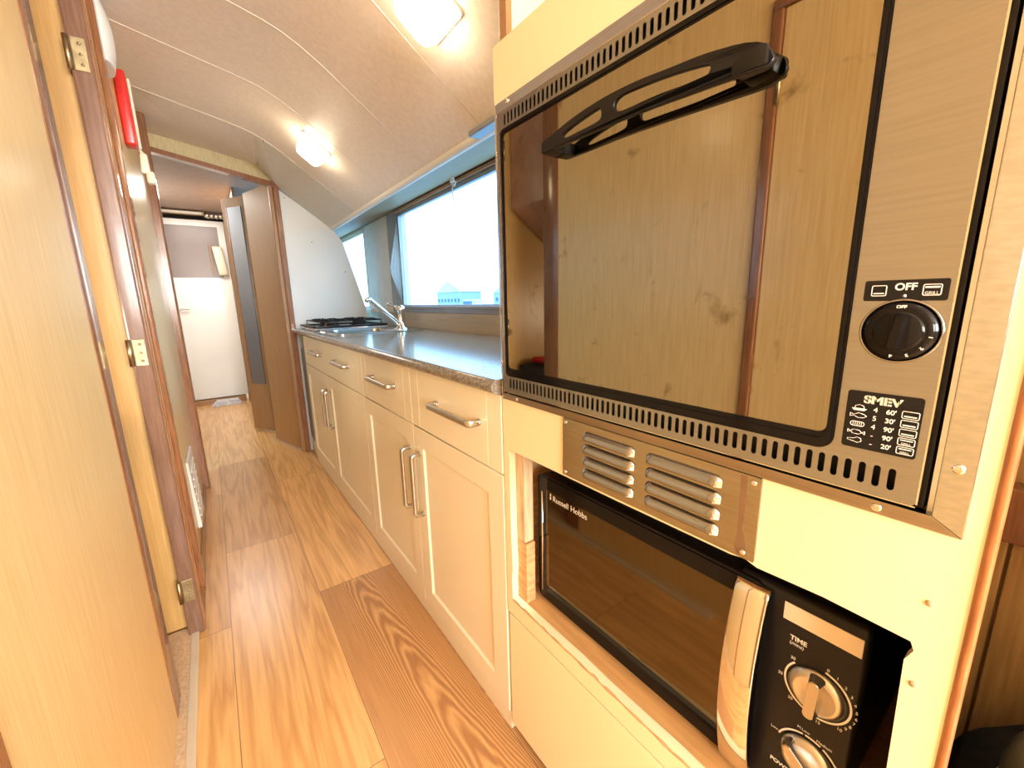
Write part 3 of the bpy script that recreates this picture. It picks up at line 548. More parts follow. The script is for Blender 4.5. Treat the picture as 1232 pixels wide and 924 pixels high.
for v in bm.verts: v.co.x += 0.012*max(0, (0.235-v.co.y)/0.031)**2 if v.co.y < 0.235 else 0.10*max(0, crz(v.co.y)+0.012-v.co.z)
obj('door_handle', bm, BLACKP, ov)
bm = B(); hexa(bm, [(0.440, 0.497, 1.2835), (0.4645, 0.500, 1.2835), (0.4645, 0.523, 1.2835), (0.437, 0.521, 1.2845), (0.440, 0.497, 1.301), (0.4645, 0.500, 1.301), (0.4645, 0.523, 1.301), (0.437, 0.521, 1.2985)], 0.002); obj('handle_foot', bm, BLACKP, ov)
bm = B(); hexa(bm, [(0.440, 0.206, 1.275), (0.4645, 0.212, 1.279), (0.4645, 0.240, 1.279), (0.440, 0.240, 1.276), (0.440, 0.206, 1.294), (0.4645, 0.212, 1.296), (0.4645, 0.240, 1.304), (0.440, 0.240, 1.302)], 0.004); obj('handle_foot', bm, BLACKP, ov, smooth=True)
# switch legend plate
pl = obj('legend_plate', plate(B(), [rr(0.0665, 0.1185, 1.0625, 1.0795, 0.0018)], XO-0.0006, XO+0.0004), BLACKP, ov)
XI = XO-0.0008
bm = B(); text(bm, 'OFF', 0.0918, 1.0713, 0.0078, XI, 'CENTER', bold=0.0002); lathe(bm, [(0, 0), (0.0013, 0), (0, 0.0002)], (XI, 0.0918, 1.0665), (-1, 0, 0), 14)
frame_line(bm, 0.1035, 0.1135, 1.0665, 1.0755, 0.0014, 0.0006, XI); box(bm, XI-0.0002, XI+0.0002, 0.105, 0.112, 1.0683, 1.0692)
frame_line(bm, 0.0705, 0.0815, 1.0665, 1.0755, 0.0014, 0.0006, XI); text(bm, 'GRILL', 0.0760, 1.0675, 0.0032, XI, 'CENTER'); box(bm, XI-0.0002, XI+0.0002, 0.0718, 0.0802, 1.0724, 1.0738)
obj('lettering', bm, WHITEINK, pl)
# thermostat knob in its dished ring
bm = B(); lathe(bm, [(0.0268, 0.0), (0.0265, 0.0012), (0.0252, 0.0016), (0.0245, 0.0003), (0.0, 0.0002)], (XO, 0.0915, 1.0375), (-1, 0, 0), 64); obj('knob_bezel', bm, SSHINE, ov)
kb = obj('control_knob', lathe(B(), [(0.0240, 0.0006), (0.0235, 0.004), (0.0175, 0.0065), (0.0165, 0.0062), (0.0160, 0.0075), (0.0150, 0.0085), (0.0, 0.009)], (XO, 0.0915, 1.0375), (-1, 0, 0), 64), BLACK, ov)
bm = B(); prism(bm, [(-0.0148, -0.0012), (-0.0135, -0.0032), (0.0135, -0.0032), (0.0148, -0.0012), (0.0148, 0.0022), (0.0135, 0.0034), (-0.0135, 0.0034), (-0.0148, 0.0022)],
    lambda a, b: (XO-0.006, 0.0915+b*1.5-a*0.12, 1.0375+a), lambda a, b: (XO-0.0185, 0.0905+b*0.8-a*0.12, 1.0375+a*0.92))
obj('grip', bm, BLACK, kb)
bm = B()
def knob_text(bm, s, ang, r, size):
    t = B(); text(t, s, 0, 0, size, 0, 'CENTER', bold=0.00015)
    # turn the word so that its foot points to the knob's centre
    R = Matrix.Rotation(-ang, 4, Vector((-1, 0, 0)))
    bmesh.ops.translate(t, verts=t.verts[:], vec=(0, 0, r-size*0.35)); bmesh.ops.rotate(t, verts=t.verts[:], cent=(0, 0, 0), matrix=R.to_3x3())
    bmesh.ops.translate(t, verts=t.verts[:], vec=(XO-0.0056, 0.0915, 1.0375)); me = bpy.data.meshes.new('q'); t.to_mesh(me); t.free(); bm.from_mesh(me); bpy.data.meshes.remove(me)
knob_text(bm, 'OFF', 0, 0.0203, 0.0036)
for s, a in (('1', 1.75), ('2', 2.25), ('3', 2.75), ('4', 3.25)): knob_text(bm, s, a, 0.0203, 0.0040)
obj('lettering', bm, WHITEINK, kb)
# cooking chart label
lb = obj('chart_label', plate(B(), [rr(0.0685, 0.1195, 0.9305, 0.9835, 0.0025)], XO-0.0006, XO+0.0004), BLACKP, ov)
bm = B(); text(bm, 'SMEV', 0.1075, 0.9735, 0.0092, XI, 'LEFT', bold=0.0004, sx=1.18); o = obj('brand_lettering', bm, SILVERINK, lb)
bm = B()
for sy in (0.1050, 0.0990, 0.0915, 0.0840): box(bm, XI-0.0004, XI-0.0002, sy-0.0004, sy, 0.9735, 0.980)
obj('brand_lettering_gap', bm, BLACKP, lb)
bm = B()
rows = [('4', "60'"), ('5', "30'"), ('4', "90'"), ('-', "90'"), ('-', "20'")]
for i, (a, b) in enumerate(rows):
    z = 0.9665-i*0.0078
    text(bm, a, 0.0985, z-0.0004, 0.0062, XI, 'CENTER'); text(bm, b, 0.0880, z-0.0006, 0.0058, XI, 'CENTER', bold=0.0001)
    frame_line(bm, 0.0700, 0.0812, z-0.0020, z+0.0046, 0.0013, 0.0005, XI)
    if i < 3: box(bm, XI-0.0002, XI+0.0002, 0.0716, 0.0796, z-0.0004, z+0.0006)
    else: text(bm, 'GRILL', 0.0756, z-0.0012, 0.0024, XI, 'CENTER'); box(bm, XI-0.0002, XI+0.0002, 0.0716, 0.0796, z+0.0022, z+0.003)
def outline(bm, pts, w=0.0005):
    for a, b in zip(pts, pts[1:]+pts[:1]): tube(bm, [(XI, a[0], a[1]), (XI, b[0], b[1])], w/2, 6)
# bird on a dish, fish, pie, trussed joint, leg
cy = 0.1098
z = 0.9675; prism(bm, [(cy+0.0055, z), (cy-0.0055, z), (cy-0.0035, z-0.002), (cy+0.004, z-0.002)], lambda a, b: (XI-.0002, a, b), lambda a, b: (XI+.0002, a, b))
outline(bm, [(cy+0.0035, z), (cy+0.0030, z+0.0022), (cy, z+0.0035), (cy-0.0028, z+0.0024), (cy-0.0035, z)])
z = 0.9610; outline(bm, [(cy+0.006, z+0.0015), (cy+0.0035, z+0.0003), (cy, z+0.0024), (cy-0.0038, z+0.0014), (cy-0.0058, z), (cy-0.0038, z-0.0016), (cy, z-0.0022), (cy+0.0035, z-0.0005), (cy+0.006, z-0.0016)])
z = 0.9530; frame_line(bm, cy-0.0052, cy+0.0052, z-0.0022, z+0.0024, 0.0023, 0.0005, XI)
for q in (-0.003, -0.0015, 0, 0.0015, 0.003): box(bm, XI-0.0002, XI+0.0002, cy+q-0.0002, cy+q+0.0002, z-0.0018, z+0.002)
z = 0.9455; outline(bm, [(cy+0.004, z), (cy+0.0025, z+0.002), (cy-0.0022, z+0.0018), (cy-0.004, z-0.0003), (cy-0.002, z-0.002), (cy+0.0025, z-0.0018)]); outline(bm, [(cy+0.0062, z+0.0016), (cy+0.004, z), (cy+0.0062, z-0.0012)]); outline(bm, [(cy-0.0062, z+0.0012), (cy-0.004, z), (cy-0.0062, z-0.0016)])
z = 0.9380; outline(bm, [(cy+0.0055, z+0.0006), (cy+0.001, z+0.0012), (cy-0.001, z+0.0026), (cy-0.0040, z+0.002), (cy-0.0045, z-0.0008), (cy-0.002, z-0.0024), (cy+0.001, z-0.0016), (cy+0.0055, z-0.0008)])
obj('lettering', bm, WHITEINK, lb)

# ================================================================== VENTILATION GRILLE
vg = thing('ventilation_grille', 'dull steel louvred vent plate screwed on between oven and microwave', 'vent', (0.478, 0.35, 0.765))
bm = B(); Xp = XF-0.0035
cols = [(0.361, 0.464), (0.232, 0.340)]
rowsz = [(0.846, 0.7805), ]
loops = [rr(0.188, 0.5135, 0.7625, 0.8675, 0.002)]
LV = []
for ya, yb in cols:
    for k in range(4):
        zc = 0.848-k*0.0213; LV.append((ya, yb, zc))
plate(bm, loops, Xp, XF-0.0005); obj('plate', bm, SDULL, vg)
for ya, yb, zc in LV:   # pressed louvre: half-round hood open below
    bm = B(); L = yb-ya; n = 24; h = 0.0068
    prof = [(0, 0.0078), (0.0030, 0.0066), (0.0062, 0.0030), (0.0082, -0.0015), (0.0086, -0.0052), (0.0078, -0.0064)]
    rings = []
    for i in range(n+1):
        t = i/n; e = min(1, min(t, 1-t)*L/0.009); e = math.sqrt(max(0.0, 1-(1-e)**2)); y = yb-L*t
        rings.append([bm.verts.new((Xp-p[0]*e-0.0001, y, zc+p[1]*(0.35+0.65*e))) for p in prof])
    for i in range(n):
        for k in range(len(prof)-1):
            f = bm.faces.new((rings[i][k], rings[i+1][k], rings[i+1][k+1], rings[i][k+1])); f.smooth = True
    lo_ = [r[-1] for r in rings]; back = [bm.verts.new((Xp-0.0003, v.co.y, zc-0.0068)) for v in lo_]
    for i in range(n): bm.faces.new((lo_[i], lo_[i+1], back[i+1], back[i]))
    lo2 = [(Xp-0.0086, ya+0.006, zc-0.006), (Xp-0.0005, ya-0.0005, zc-0.0075), (Xp-0.0005, ya-0.0015, zc+0.002), (Xp-0.0065, ya+0.004, zc+0.001)]
    q_ = [bm.verts.new(p) for p in lo2]; bm.faces.new(q_)
    obj('louvre', bm, SSHINE, vg)
for (y, z) in ((0.5065, 0.8605), (0.5065, 0.7690), (0.1960, 0.8600), (0.2010, 0.7700)):
    bm = B(); screw(bm, Xp-0.0001, y, z, 0.0036); obj('screw', bm, CHROME, vg)
bm = B(); prism(bm, [(0.2105, 0.8655), (0.2035, 0.8655), (0.2020, 0.840), (0.2030, 0.800), (0.1985, 0.784), (0.1955, 0.7725), (0.2000, 0.7645), (0.2080, 0.7655), (0.2120, 0.776), (0.2090, 0.790), (0.2098, 0.840)],
    lambda a, b: (Xp-0.0004, a, b), lambda a, b: (Xp+0.0003, a, b)); o = obj('rust_stain', bm, mat('brown_stain', (0.20, 0.11, 0.05), 0.4, ns=30), vg)

# ================================================================== MICROWAVE
mw = thing('microwave_oven', 'black microwave with chrome bow handle and two dials in the cabinet niche', 'microwave', (0.70, 0.36, 0.397))
X0 = 0.532
bm = B(); box(bm, X0+0.012, 0.88, 0.096, 0.636, 0.412, 0.706, 0.004); obj('body', bm, BLACKP, mw)
bm = B(); box(bm, X0+0.002, X0+0.020, 0.086, 0.228, 0.408, 0.709, 0.007, 3); cp = obj('control_panel', bm, BLACKP, mw, smooth=True)
bm = B(); plate(bm, [rr(0.190, 0.648, 0.408, 0.706, 0.014), rr(0.2205, 0.622, 0.446, 0.676, 0.004)], X0-0.002, X0+0.016)
plate(bm, [rr(0.194, 0.643, 0.413, 0.701, 0.011), rr(0.2205, 0.622, 0.446, 0.676, 0.004)], X0-0.004, X0-0.002)
dr = obj('door', bm, BLACK, mw)
bm = B(); plate(bm, [rr(0.2205, 0.6225, 0.4455, 0.6765, 0.004)], X0-0.0035, X0+0.001); obj('door_glass', bm, MWG, dr)
bm = B(); tube(bm, [(X0-0.0045, 0.6325, 0.43), (X0-0.0045, 0.6325, 0.668)], 0.0018, 8); obj('edge_highlight_strip', bm, CHROME, dr)
bm = B(); box(bm, X0+0.006, X0+0.012, 0.10, 0.64, 0.4035, 0.4078, 0.001); obj('lower_strip', bm, CHROME, mw)
for y in (0.13, 0.60):
    for x in (0.57, 0.84):
        bm = B(); lathe(bm, [(0.012, 0), (0.010, -0.0145), (0, -0.0145)], (x, y, 0.4125), (0, 0, 1), 16); obj('foot', bm, BLACKP, mw)
# bow handle
bm = B(); n = 28; secs = []
for i in range(n+1):
    t = i/n; z = 0.702-t*(0.702-0.402); bow = 0.026*math.sin(PI*min(1, max(0, t)))**0.8; x = X0-0.006-bow
    yl = 0.2255; yr = 0.184
    if i in (0, n): x = X0-0.0045
    secs.append([(x, yl, z), (x-0.0012, yl-0.0015, z), (x-0.0016, (yl+yr)/2, z), (x-0.0012, yr+0.0015, z), (x, yr, z), (x+0.003, yr+0.001, z), (x+0.0032, (yl+yr)/2, z), (x+0.003, yl-0.001, z)])
rg = [[bm.verts.new(p) for p in s] for s in secs]
for i in range(n):
    for k in range(8): f = bm.faces.new((rg[i][k], rg[i][(k+1) % 8], rg[i+1][(k+1) % 8], rg[i+1][k])); f.smooth = True
bm.faces.new(rg[0]); bm.faces.new(rg[-1][::-1]); bmesh.ops.recalc_face_normals(bm, faces=bm.faces[:])
obj('door_handle', bm, CHROME, dr)
bm = B(); text(bm, 'Russell Hobbs', 0.6000, 0.6575, 0.0175, X0-0.0037, 'LEFT', sx=0.98)
for k, zz in enumerate((0.658, 0.6655)): box(bm, X0-0.0039, X0-0.0036, 0.605, 0.6085, zz, zz+0.006)
obj('brand_lettering', bm, SILVERINK, dr)
XC = X0+0.0015
bm = B(); box(bm, XC-0.0004, XC+0.001, 0.0915, 0.170, 0.672, 0.6955, 0.0004, 1); part_label(obj('plate', bm, BEIGEINK, cp), 'plain beige strip above the dials')
bm = B()
K1 = (0.1265, 0.597); K2 = (0.1265, 0.495)
ring(bm, *K1, 0.0338, 0.0022, XC, math.radians(100), math.radians(402), 64)
text(bm, 'TIME', 0.160, 0.6490, 0.0085, XC, 'LEFT', bold=0.0002); text(bm, '(mins)', 0.160, 0.6425, 0.0062, XC, 'LEFT')
def around(K, items, r, size):
    for s, deg in items:
        t = math.radians(deg); text(bm, s, K[0]-r*math.sin(t), K[1]+r*math.cos(t)-size*0.35, size, XC, 'CENTER')
around(K1, [('0', 12), ('1', 27), ('2', 42), ('3', 56), ('4', 69), ('5', 82), ('6', 94), ('7', 105), ('8', 116), ('9', 126), ('10', 138), ('15', 172), ('20', 220), ('25', 265), ('30', 315)], 0.0390, 0.0054)
for (a0, a1) in ((18, 78), (82, 110), (115, 150), (156, 188)): ring(bm, *K2, 0.0338, 0.0022, XC, math.radians(a0), math.radians(a1), 24)
around(K2, [('M.Low', 350), ('Medium', 22), ('M.High', 62), ('High', 96), ('Low', 290)], 0.0400, 0.0050)
text(bm, 'POWER', 0.165, 0.4570, 0.0075, XC, 'LEFT', bold=0.0002)
obj('lettering', bm, WHITEINK, cp)
def dial(K, tilt, parent):
    d = obj('dial_knob', lathe(B(), [(0.0298, -0.001), (0.0298, 0.002), (0.0285, 0.0045), (0.0225, 0.0085), (0.0210, 0.0085), (0.0195, 0.0070), (0.0, 0.0068)], (XC, *K), (-1, 0, 0), 56), HANDLE, parent)
    bm = B(); c, s = math.cos(tilt), math.sin(tilt)
    def P(x, a, b): return (XC-x, K[0]+a*s+b*c, K[1]+a*c-b*s)
    pr = [(-0.0305, 0.004), (-0.027, 0.0085), (0.027, 0.0085), (0.0305, 0.004), (0.0305, -0.004), (0.027, -0.0085), (-0.027, -0.0085), (-0.0305, -0.004)]
    prism(bm, pr, lambda a, b: P(0.005, a*0.94, b), lambda a, b: P(0.019, a*0.85, b*0.62)); bmesh.ops.bevel(bm, geom=bm.edges[:], offset=0.0008, segments=2, affect='EDGES')
    obj('grip', bm, HANDLE, d); return d
dial(K1, -0.05, cp); dial(K2, 0.85, cp)

# ================================================================== BASE CABINETS
def shaker(bm, y0, y1, z0, z1, st=0.062, top=True):
    X = XF-0.001
    inner = rr(y0+st, y1-st, z0+st, z1-st, 0.002, 2)
    plate(bm, [rr(y0, y1, z0, z1, 0.0015, 2), inner], X, X+0.006)
    # bevelled recess and flat centre
    a = inner; 
    box(bm, X+0.006, X+0.018, y0+0.0005, y1-0.0005, z0+0.0005, z1-0.0005)
    # chamfer strip round the recess
    y0i, y1i, z0i, z1i = y0+st, y1-st, z0+st, z1-st; c = 0.006
    for q in ([(y0i, z0i), (y1i, z0i), (y1i-c, z0i+c), (y0i+c, z0i+c)], [(y1i, z0i), (y1i, z1i), (y1i-c, z1i-c), (y1i-c, z0i+c)],
              [(y1i, z1i), (y0i, z1i), (y0i+c, z1i-c), (y1i-c, z1i-c)], [(y0i, z1i), (y0i, z0i), (y0i+c, z0i+c), (y0i+c, z1i-c)]):
        vs = [bm.verts.new((X+0.0002 if k < 2 else X+0.0058, *p)) for k, p in enumerate(q)]; bm.faces.new(vs)
    return bm
def drawer_front(bm, y0, y1, z0, z1):
    X = XF-0.001; st = 0.055; g = 0.0022
    for a, b in ((y0, y0+st), (y0+st+g, y1-st-g), (y1-st, y1)): box(bm, X, X+0.012, a, b, z0, z1, 0.0009, 1)
    box(bm, X+0.002, X+0.018, y0+0.001, y1-0.001, z0+0.001, z1-0.001); return bm
def handle_h(bm, yc, zc, L=0.205):
    X = XF-0.001; r = 0.0045; pts = []
    n = 8
    for i in range(n+1): t = i/n*PI/2; pts.append((X-0.020-0.010*math.sin(t), yc-L/2+0.010-0.010*math.cos(t), zc))
    pts = [(X+0.001, yc-L/2, zc)] + pts; pts = pts + [(x, 2*yc-y, z) for x, y, z in pts[::-1]]
    flat(bm, pts, (0, 0, 1), 0.0085, 0.0050)
    for s in (-1, 1): lathe(bm, [(0.0085, 0), (0.0085, 0.004), (0.006, 0.006), (0, 0.006)], (X, yc+s*L/2, zc), (-1, 0, 0), 16)
def handle_v(bm, yc, zc, L=0.205):
    X = XF-0.001; pts = []; n = 8
    for i in range(n+1): t = i/n*PI/2; pts.append((X-0.020-0.010*math.sin(t), yc, zc-L/2+0.010-0.010*math.cos(t)))
    pts = [(X+0.001, yc, zc-L/2)] + pts; pts = pts + [(x, y, 2*zc-z) for x, y, z in pts[::-1]]
    flat(bm, pts, (0, 1, 0), 0.0085, 0.0050)
    for s in (-1, 1): lathe(bm, [(0.0085, 0), (0.0085, 0.004), (0.006, 0.006), (0, 0.006)], (X, yc, zc+s*L/2), (-1, 0, 0), 16)
def flat(bm, pts, side, w, h):   # flat bar swept along pts, w half-width along side
    pts = [Vector(p) for p in pts]; s = Vector(side); rgs = []
    for i, p in enumerate(pts):
        d = (pts[min(i+1, len(pts)-1)]-pts[max(i-1, 0)]).normalized(); nn = d.cross(s).normalized()
        rgs.append([bm.verts.new(p+s*w*a+nn*h*b) for a, b in ((-1, -.5), (-.7, -1), (.7, -1), (1, -.5), (1, .5), (.7, 1), (-.7, 1), (-1, .5))])
    for i in range(len(pts)-1):
        for k in range(8): f = bm.faces.new((rgs[i][k], rgs[i][(k+1) % 8], rgs[i+1][(k+1) % 8], rgs[i+1][k])); f.smooth = True
    bm.faces.new(rgs[0]); bm.faces.new(rgs[-1][::-1]); bmesh.ops.recalc_face_normals(bm, faces=bm.faces[:])
ZD0, ZD1, ZT = 0.055, 0.690, 0.872
def unit(y0, ym, y1, label):
    t = thing('base_cabinet', label, 'cabinet', (0.77, (y0+y1)/2, 0.0), 'cream base cabinets under the worktop')
    bm = B(); box(bm, XF+0.018, 1.08, y0+0.001, y1-0.001, 0.05, 0.8735); obj('carcass', bm, PLYEDGE, t)  # brown carcass colour stands in for shade in the door gaps
    bm = B(); box(bm, XF+0.004, XF+0.018, y0+0.001, y1-0.001, 0.0, 0.0525, 0.001); obj('plinth', bm, CREAM, t)
    g = 0.0022
    for a, b, side in ((y0, ym, 1), (ym, y1, -1)):
        d = obj('drawer', drawer_front(B(), a+g, b-g, ZD1+g, ZT), CREAM, t)
        bm = B(); handle_h(bm, {0.7075: 0.915, 1.212: 1.465, 1.728: 2.04, 2.400: 2.60}[a], 0.792, 0.225); obj('handle', bm, HANDLE, d)
        d = obj('door', shaker(B(), a+g, b-g, ZD0, ZD1-g), CREAM, t)
        bm = B(); hy = (b-0.040) if side == 1 else (a+0.040); handle_v(bm, hy, 0.500); obj('handle', bm, HANDLE, d)
    return t
unit(0.7075, 1.212, 1.728, 'cream base cabinet with two drawers and two doors next to the oven housing')
unit(1.728, 2.400, 3.005, 'cream base cabinet with two drawers and two doors below the sink and hob')
fr = thing('small_fridge', 'grey appliance front recessed between cabinet and far post, half hidden', 'fridge', (0.75, 3.12, 0.0))
bm = B(); box(bm, 0.515, 1.05, 3.010, 3.240, 0.10, 0.868, 0.004); obj('body', bm, DARK, fr)
bm = B(); box(bm, 0.495, 0.516, 3.012, 3.238, 0.12, 0.770, 0.004); obj('door', bm, GREYA, fr)
bm = B(); box(bm, 0.500, 1.0, 3.012, 3.238, 0.0, 0.10); obj('plinth', bm, CREAM, fr)
# worktop
wt = thing('worktop', 'long dark speckled worktop with rounded front edge, reflecting the window', 'worktop', (0.77, 2.0, 0.875))
bm = B(); prof = [(1.0985, 0.876)] + [(0.470, 0.876)] + [(0.470-0.016*math.sin(t), 0.892-0.016*math.cos(t)) for t in [PI*k/10 for k in range(1, 10)]] + [(0.470, 0.908), (1.0985, 0.908)]
prof = [(0.472, 0.876)] + prof[1:-1] + [(0.472, 0.908)]
prism(bm, prof, lambda x, z: (x, 0.7062, z), lambda x, z: (x, 3.243, z))
plate_xy(bm, [[(0.472, 0.7062), (1.0985, 0.7062), (1.0985, 3.243), (0.472, 3.243)], rr(0.565, 0.895, 2.31, 2.705, 0.05)], 0.876, 0.908); obj('slab', bm, WTOP, wt, smooth=True)

# ================================================================== SINK, TAP, HOB
sk = thing('sink', 'stainless steel inset sink between the bare worktop and gas hob', 'sink', (0.75, 2.52, 0.908))
bm = B(); plate_xy(bm, [rr(0.53, 1.02, 2.28, 2.735, 0.03), rr(0.58, 0.88, 2.325, 2.69, 0.05)], 0.9084, 0.9125)
L1 = rr(0.58, 0.88, 2.325, 2.69, 0.05); obj('rim', bm, STEEL, sk)
bm = B(); a = [bm.verts.new((x, y, 0.912)) for x, y in L1]; b_ = [bm.verts.new((0.73+(x-0.73)*0.93, 2.5075+(y-2.5075)*0.93, 0.8775)) for x, y in L1]
for i in range(len(a)): f = bm.faces.new((a[i], a[(i+1) % len(a)], b_[(i+1) % len(a)], b_[i])); f.smooth = True
bm.faces.new(b_); obj('bowl', bm, STEEL, sk)
tp = thing('mixer_tap', 'chrome single-spout mixer tap rising from the back of the sink', 'tap', (0.93, 2.42, 0.9115))
bm = B(); lathe(bm, [(0.050, 0), (0.050, 0.003), (0.034, 0.010), (0.026, 0.014), (0.024, 0.05), (0.024, 0.105), (0.026, 0.11), (0.027, 0.125), (0.022, 0.137), (0.010, 0.143), (0, 0.144)], (0.93, 2.42, 0.9115), (0, 0, 1), 32); obj('body', bm, CHROME, tp)
bm = B(); tube(bm, [(0.915, 2.42, 0.945), (0.90, 2.415, 0.955), (0.745, 2.37, 1.082), (0.733, 2.366, 1.091), (0.722, 2.362, 1.088), (0.715, 2.360, 1.078)], 0.014, 16, rs=[0.015, 0.015, 0.0135, 0.0145, 0.0145, 0.0125]); obj('spout', bm, CHROME, tp)
bm = B(); tube(bm, [(0.92, 2.425, 1.035), (0.905, 2.46, 1.05), (0.895, 2.505, 1.062), (0.893, 2.52, 1.060)], 0.007, 10, rs=[0.010, 0.008, 0.007, 0.008]); obj('lever', bm, CHROME, tp)
hb = thing('gas_hob', 'black-edged gas hob with wire pan supports beside the white bulkhead', 'hob', (0.76, 2.98, 0.908))
bm = B(); box(bm, 0.512, 0.965, 2.765, 3.215, 0.9084, 0.926, 0.004); obj('base', bm, STEEL, hb)
bm = B(); plate_xy(bm, [rr(0.505, 0.972, 2.758, 3.222, 0.02), rr(0.53, 0.947, 2.783, 3.197, 0.02)], 0.926, 0.936); obj('black_rim', bm, BLACKP, hb)
for (x, y, r) in ((0.64, 2.88, 0.040), (0.64, 3.09, 0.030), (0.84, 2.98, 0.048)):
    bm = B(); lathe(bm, [(r*1.15, 0), (r*1.15, 0.010), (r, 0.013), (r, 0.020), (r*0.85, 0.027), (0, 0.028)], (x, y, 0.925), (0, 0, 1), 28); obj('burner', bm, BLACKP, hb)
def rod(bm, pts, r=0.0042): tube(bm, pts, r, 8)
for (x0, x1) in ((0.545, 0.735), (0.750, 0.935)):
    bm = B(); z = 0.962; y0, y1 = 2.80, 3.18
    rod(bm, [(x0, y0, 0.94), (x0, y0, z), (x1, y0, z), (x1, y0, 0.94)]); rod(bm, [(x0, y1, 0.94), (x0, y1, z), (x1, y1, z), (x1, y1, 0.94)])
    xm = (x0+x1)/2
    rod(bm, [(x0, y0, z), (x0, y1, z)]); rod(bm, [(x1, y0, z), (x1, y1, z)])
    for yy in (2.88, 3.09):
        rod(bm, [(x0, yy, z), (x0+0.03, yy, z+0.008), (xm-0.022, yy, z+0.008)]); rod(bm, [(x1, yy, z), (x1-0.03, yy, z+0.008), (xm+0.022, yy, z+0.008)])
        rod(bm, [(xm, yy-0.08, z), (xm, yy-0.05, z+0.008), (xm, yy-0.022, z+0.008)]); rod(bm, [(xm, yy+0.09, z), (xm, yy+0.06, z+0.008), (xm, yy+0.022, z+0.008)])
    rod(bm, [(x0, 2.99, z), (x1, 2.99, z)])
    obj('pan_support', bm, BLACKP, hb)

# ================================================================== CEILING LIGHTS
SL = math.atan2(1.925-1.59, 0.80-0.34)      # ceiling slope angle
def ceiling_light(x, y, label, w=0.125, l=0.135, d=0.062):
    z = 1.925-(x-0.34)*math.tan(SL)
    t = thing('ceiling_light', label, 'lamp', (x, y, z), 'ceiling lights on the sloping ceiling')
    nrm = Vector((-math.sin(SL), 0, -math.cos(SL))); ax = Vector((math.cos(SL), 0, -math.sin(SL))); ay = Vector((0, 1, 0)); c = Vector((x, y, z))
    def P(a, b, h): return c+ax*a+ay*b+nrm*h
    bm = B(); prism(bm, rr(-w/2-0.006, w/2+0.006, -l/2-0.006, l/2+0.006, 0.012), lambda a, b: P(a, b, 0.0005), lambda a, b: P(a, b, 0.008)); obj('base', bm, LAMPB, t)
    bm = B(); prof = [(0.008, 1.0), (0.028, 0.97), (0.030, 0.94), (0.032, 0.97), (d*0.8, 0.86), (d*0.95, 0.74), (d, 0.6)]
    rg = [[bm.verts.new(P(a*k, b*k, h)) for a, b in rr(-w/2, w/2, -l/2, l/2, 0.022)] for h, k in prof]
    for i in range(len(rg)-1):
        for k in range(len(rg[0])): f = bm.faces.new((rg[i][k], rg[i][(k+1) % len(rg[0])], rg[i+1][(k+1) % len(rg[0])], rg[i+1][k])); f.smooth = True
    bm.faces.new(rg[-1]); bm.faces.new(rg[0][::-1]); bmesh.ops.recalc_face_normals(bm, faces=bm.faces[:])
    obj('diffuser', bm, LAMP, t); return t
ceiling_light(0.512, 2.27, 'lit rounded lamp on the sloping ceiling near the bulkhead')
ceiling_light(0.535, 1.055, 'larger-looking lit lamp on the sloping ceiling cut by the top edge')
ceiling_light(0.535, -0.16, 'added lit lamp on the ceiling behind the camera, out of view')  # unseen lamp added to brighten the panels near the camera

# ================================================================== SMALL THINGS
wl = thing('wall_lamp', 'white plastic wall fitting high on the left wall', 'wall fitting', (-0.166, 1.93, 1.81))
bm = B(); box(bm, -0.1655, -0.160, 1.87, 2.05, 1.83, 2.02, 0.004); obj('back_plate', bm, WHITEP, wl)
bm = B(); n = 16; secs = []
for i in range(n+1):
    t = i/n; z = 1.825+t*0.20; e = math.sin(PI*min(1, 0.12+t*0.88))**0.6; secs.append((z, 0.010+0.026*e))
rg = [[bm.verts.new((-0.163+(dx*math.sin(PI*k/12)), 1.965-0.075*math.cos(PI*k/12), z)) for k in range(13)] for z, dx in secs]
for i in range(n):
    for k in range(12): f = bm.faces.new((rg[i][k], rg[i][k+1], rg[i+1][k+1], rg[i+1][k])); f.smooth = True
bm.faces.new(rg[0]); bm.faces.new(rg[-1][::-1]); bmesh.ops.recalc_face_normals(bm, faces=bm.faces[:]); obj('cover', bm, WHITEP, wl)
rb = thing('red_wall_box', 'red oblong box with pale edge mounted high on the left wall', 'box', (-0.15, 2.24, 1.67))
bm = B(); box(bm, -0.1655, -0.131, 2.20, 2.27, 1.672, 1.925, 0.008, 3); obj('case', bm, RED, rb, smooth=True)
bm = B(); box(bm, -0.1655, -0.124, 2.271, 2.286, 1.680, 1.925, 0.004); obj('backing', bm, CREAMP, rb)
pt = thing('pull_cord_fitting', 'small cream plastic fitting hanging below the red wall box', 'fitting', (-0.12, 2.28, 1.55))
bm = B(); tube(bm, [(-0.136, 2.29, 1.69), (-0.130, 2.288, 1.675), (-0.124, 2.285, 1.66)], 0.005, 8, rs=[0.004, 0.005, 0.009]); obj('neck', bm, CREAMP, pt)
bm = B(); hexa(bm, [(-0.140, 2.265, 1.590), (-0.110, 2.265, 1.590), (-0.110, 2.30, 1.590), (-0.140, 2.30, 1.590), (-0.135, 2.265, 1.665), (-0.112, 2.265, 1.665), (-0.112, 2.30, 1.665), (-0.135, 2.30, 1.665)], 0.007); obj('body', bm, CREAMP, pt, smooth=True)
bm = B(); box(bm, -0.126, -0.100, 2.265, 2.30, 1.555, 1.602, 0.008, 3); obj('tip', bm, CREAMP, pt, smooth=True)
vt = thing('wall_vent', 'white plastic vent plate low on the left wall', 'vent', (-0.160, 2.3, 0.09))
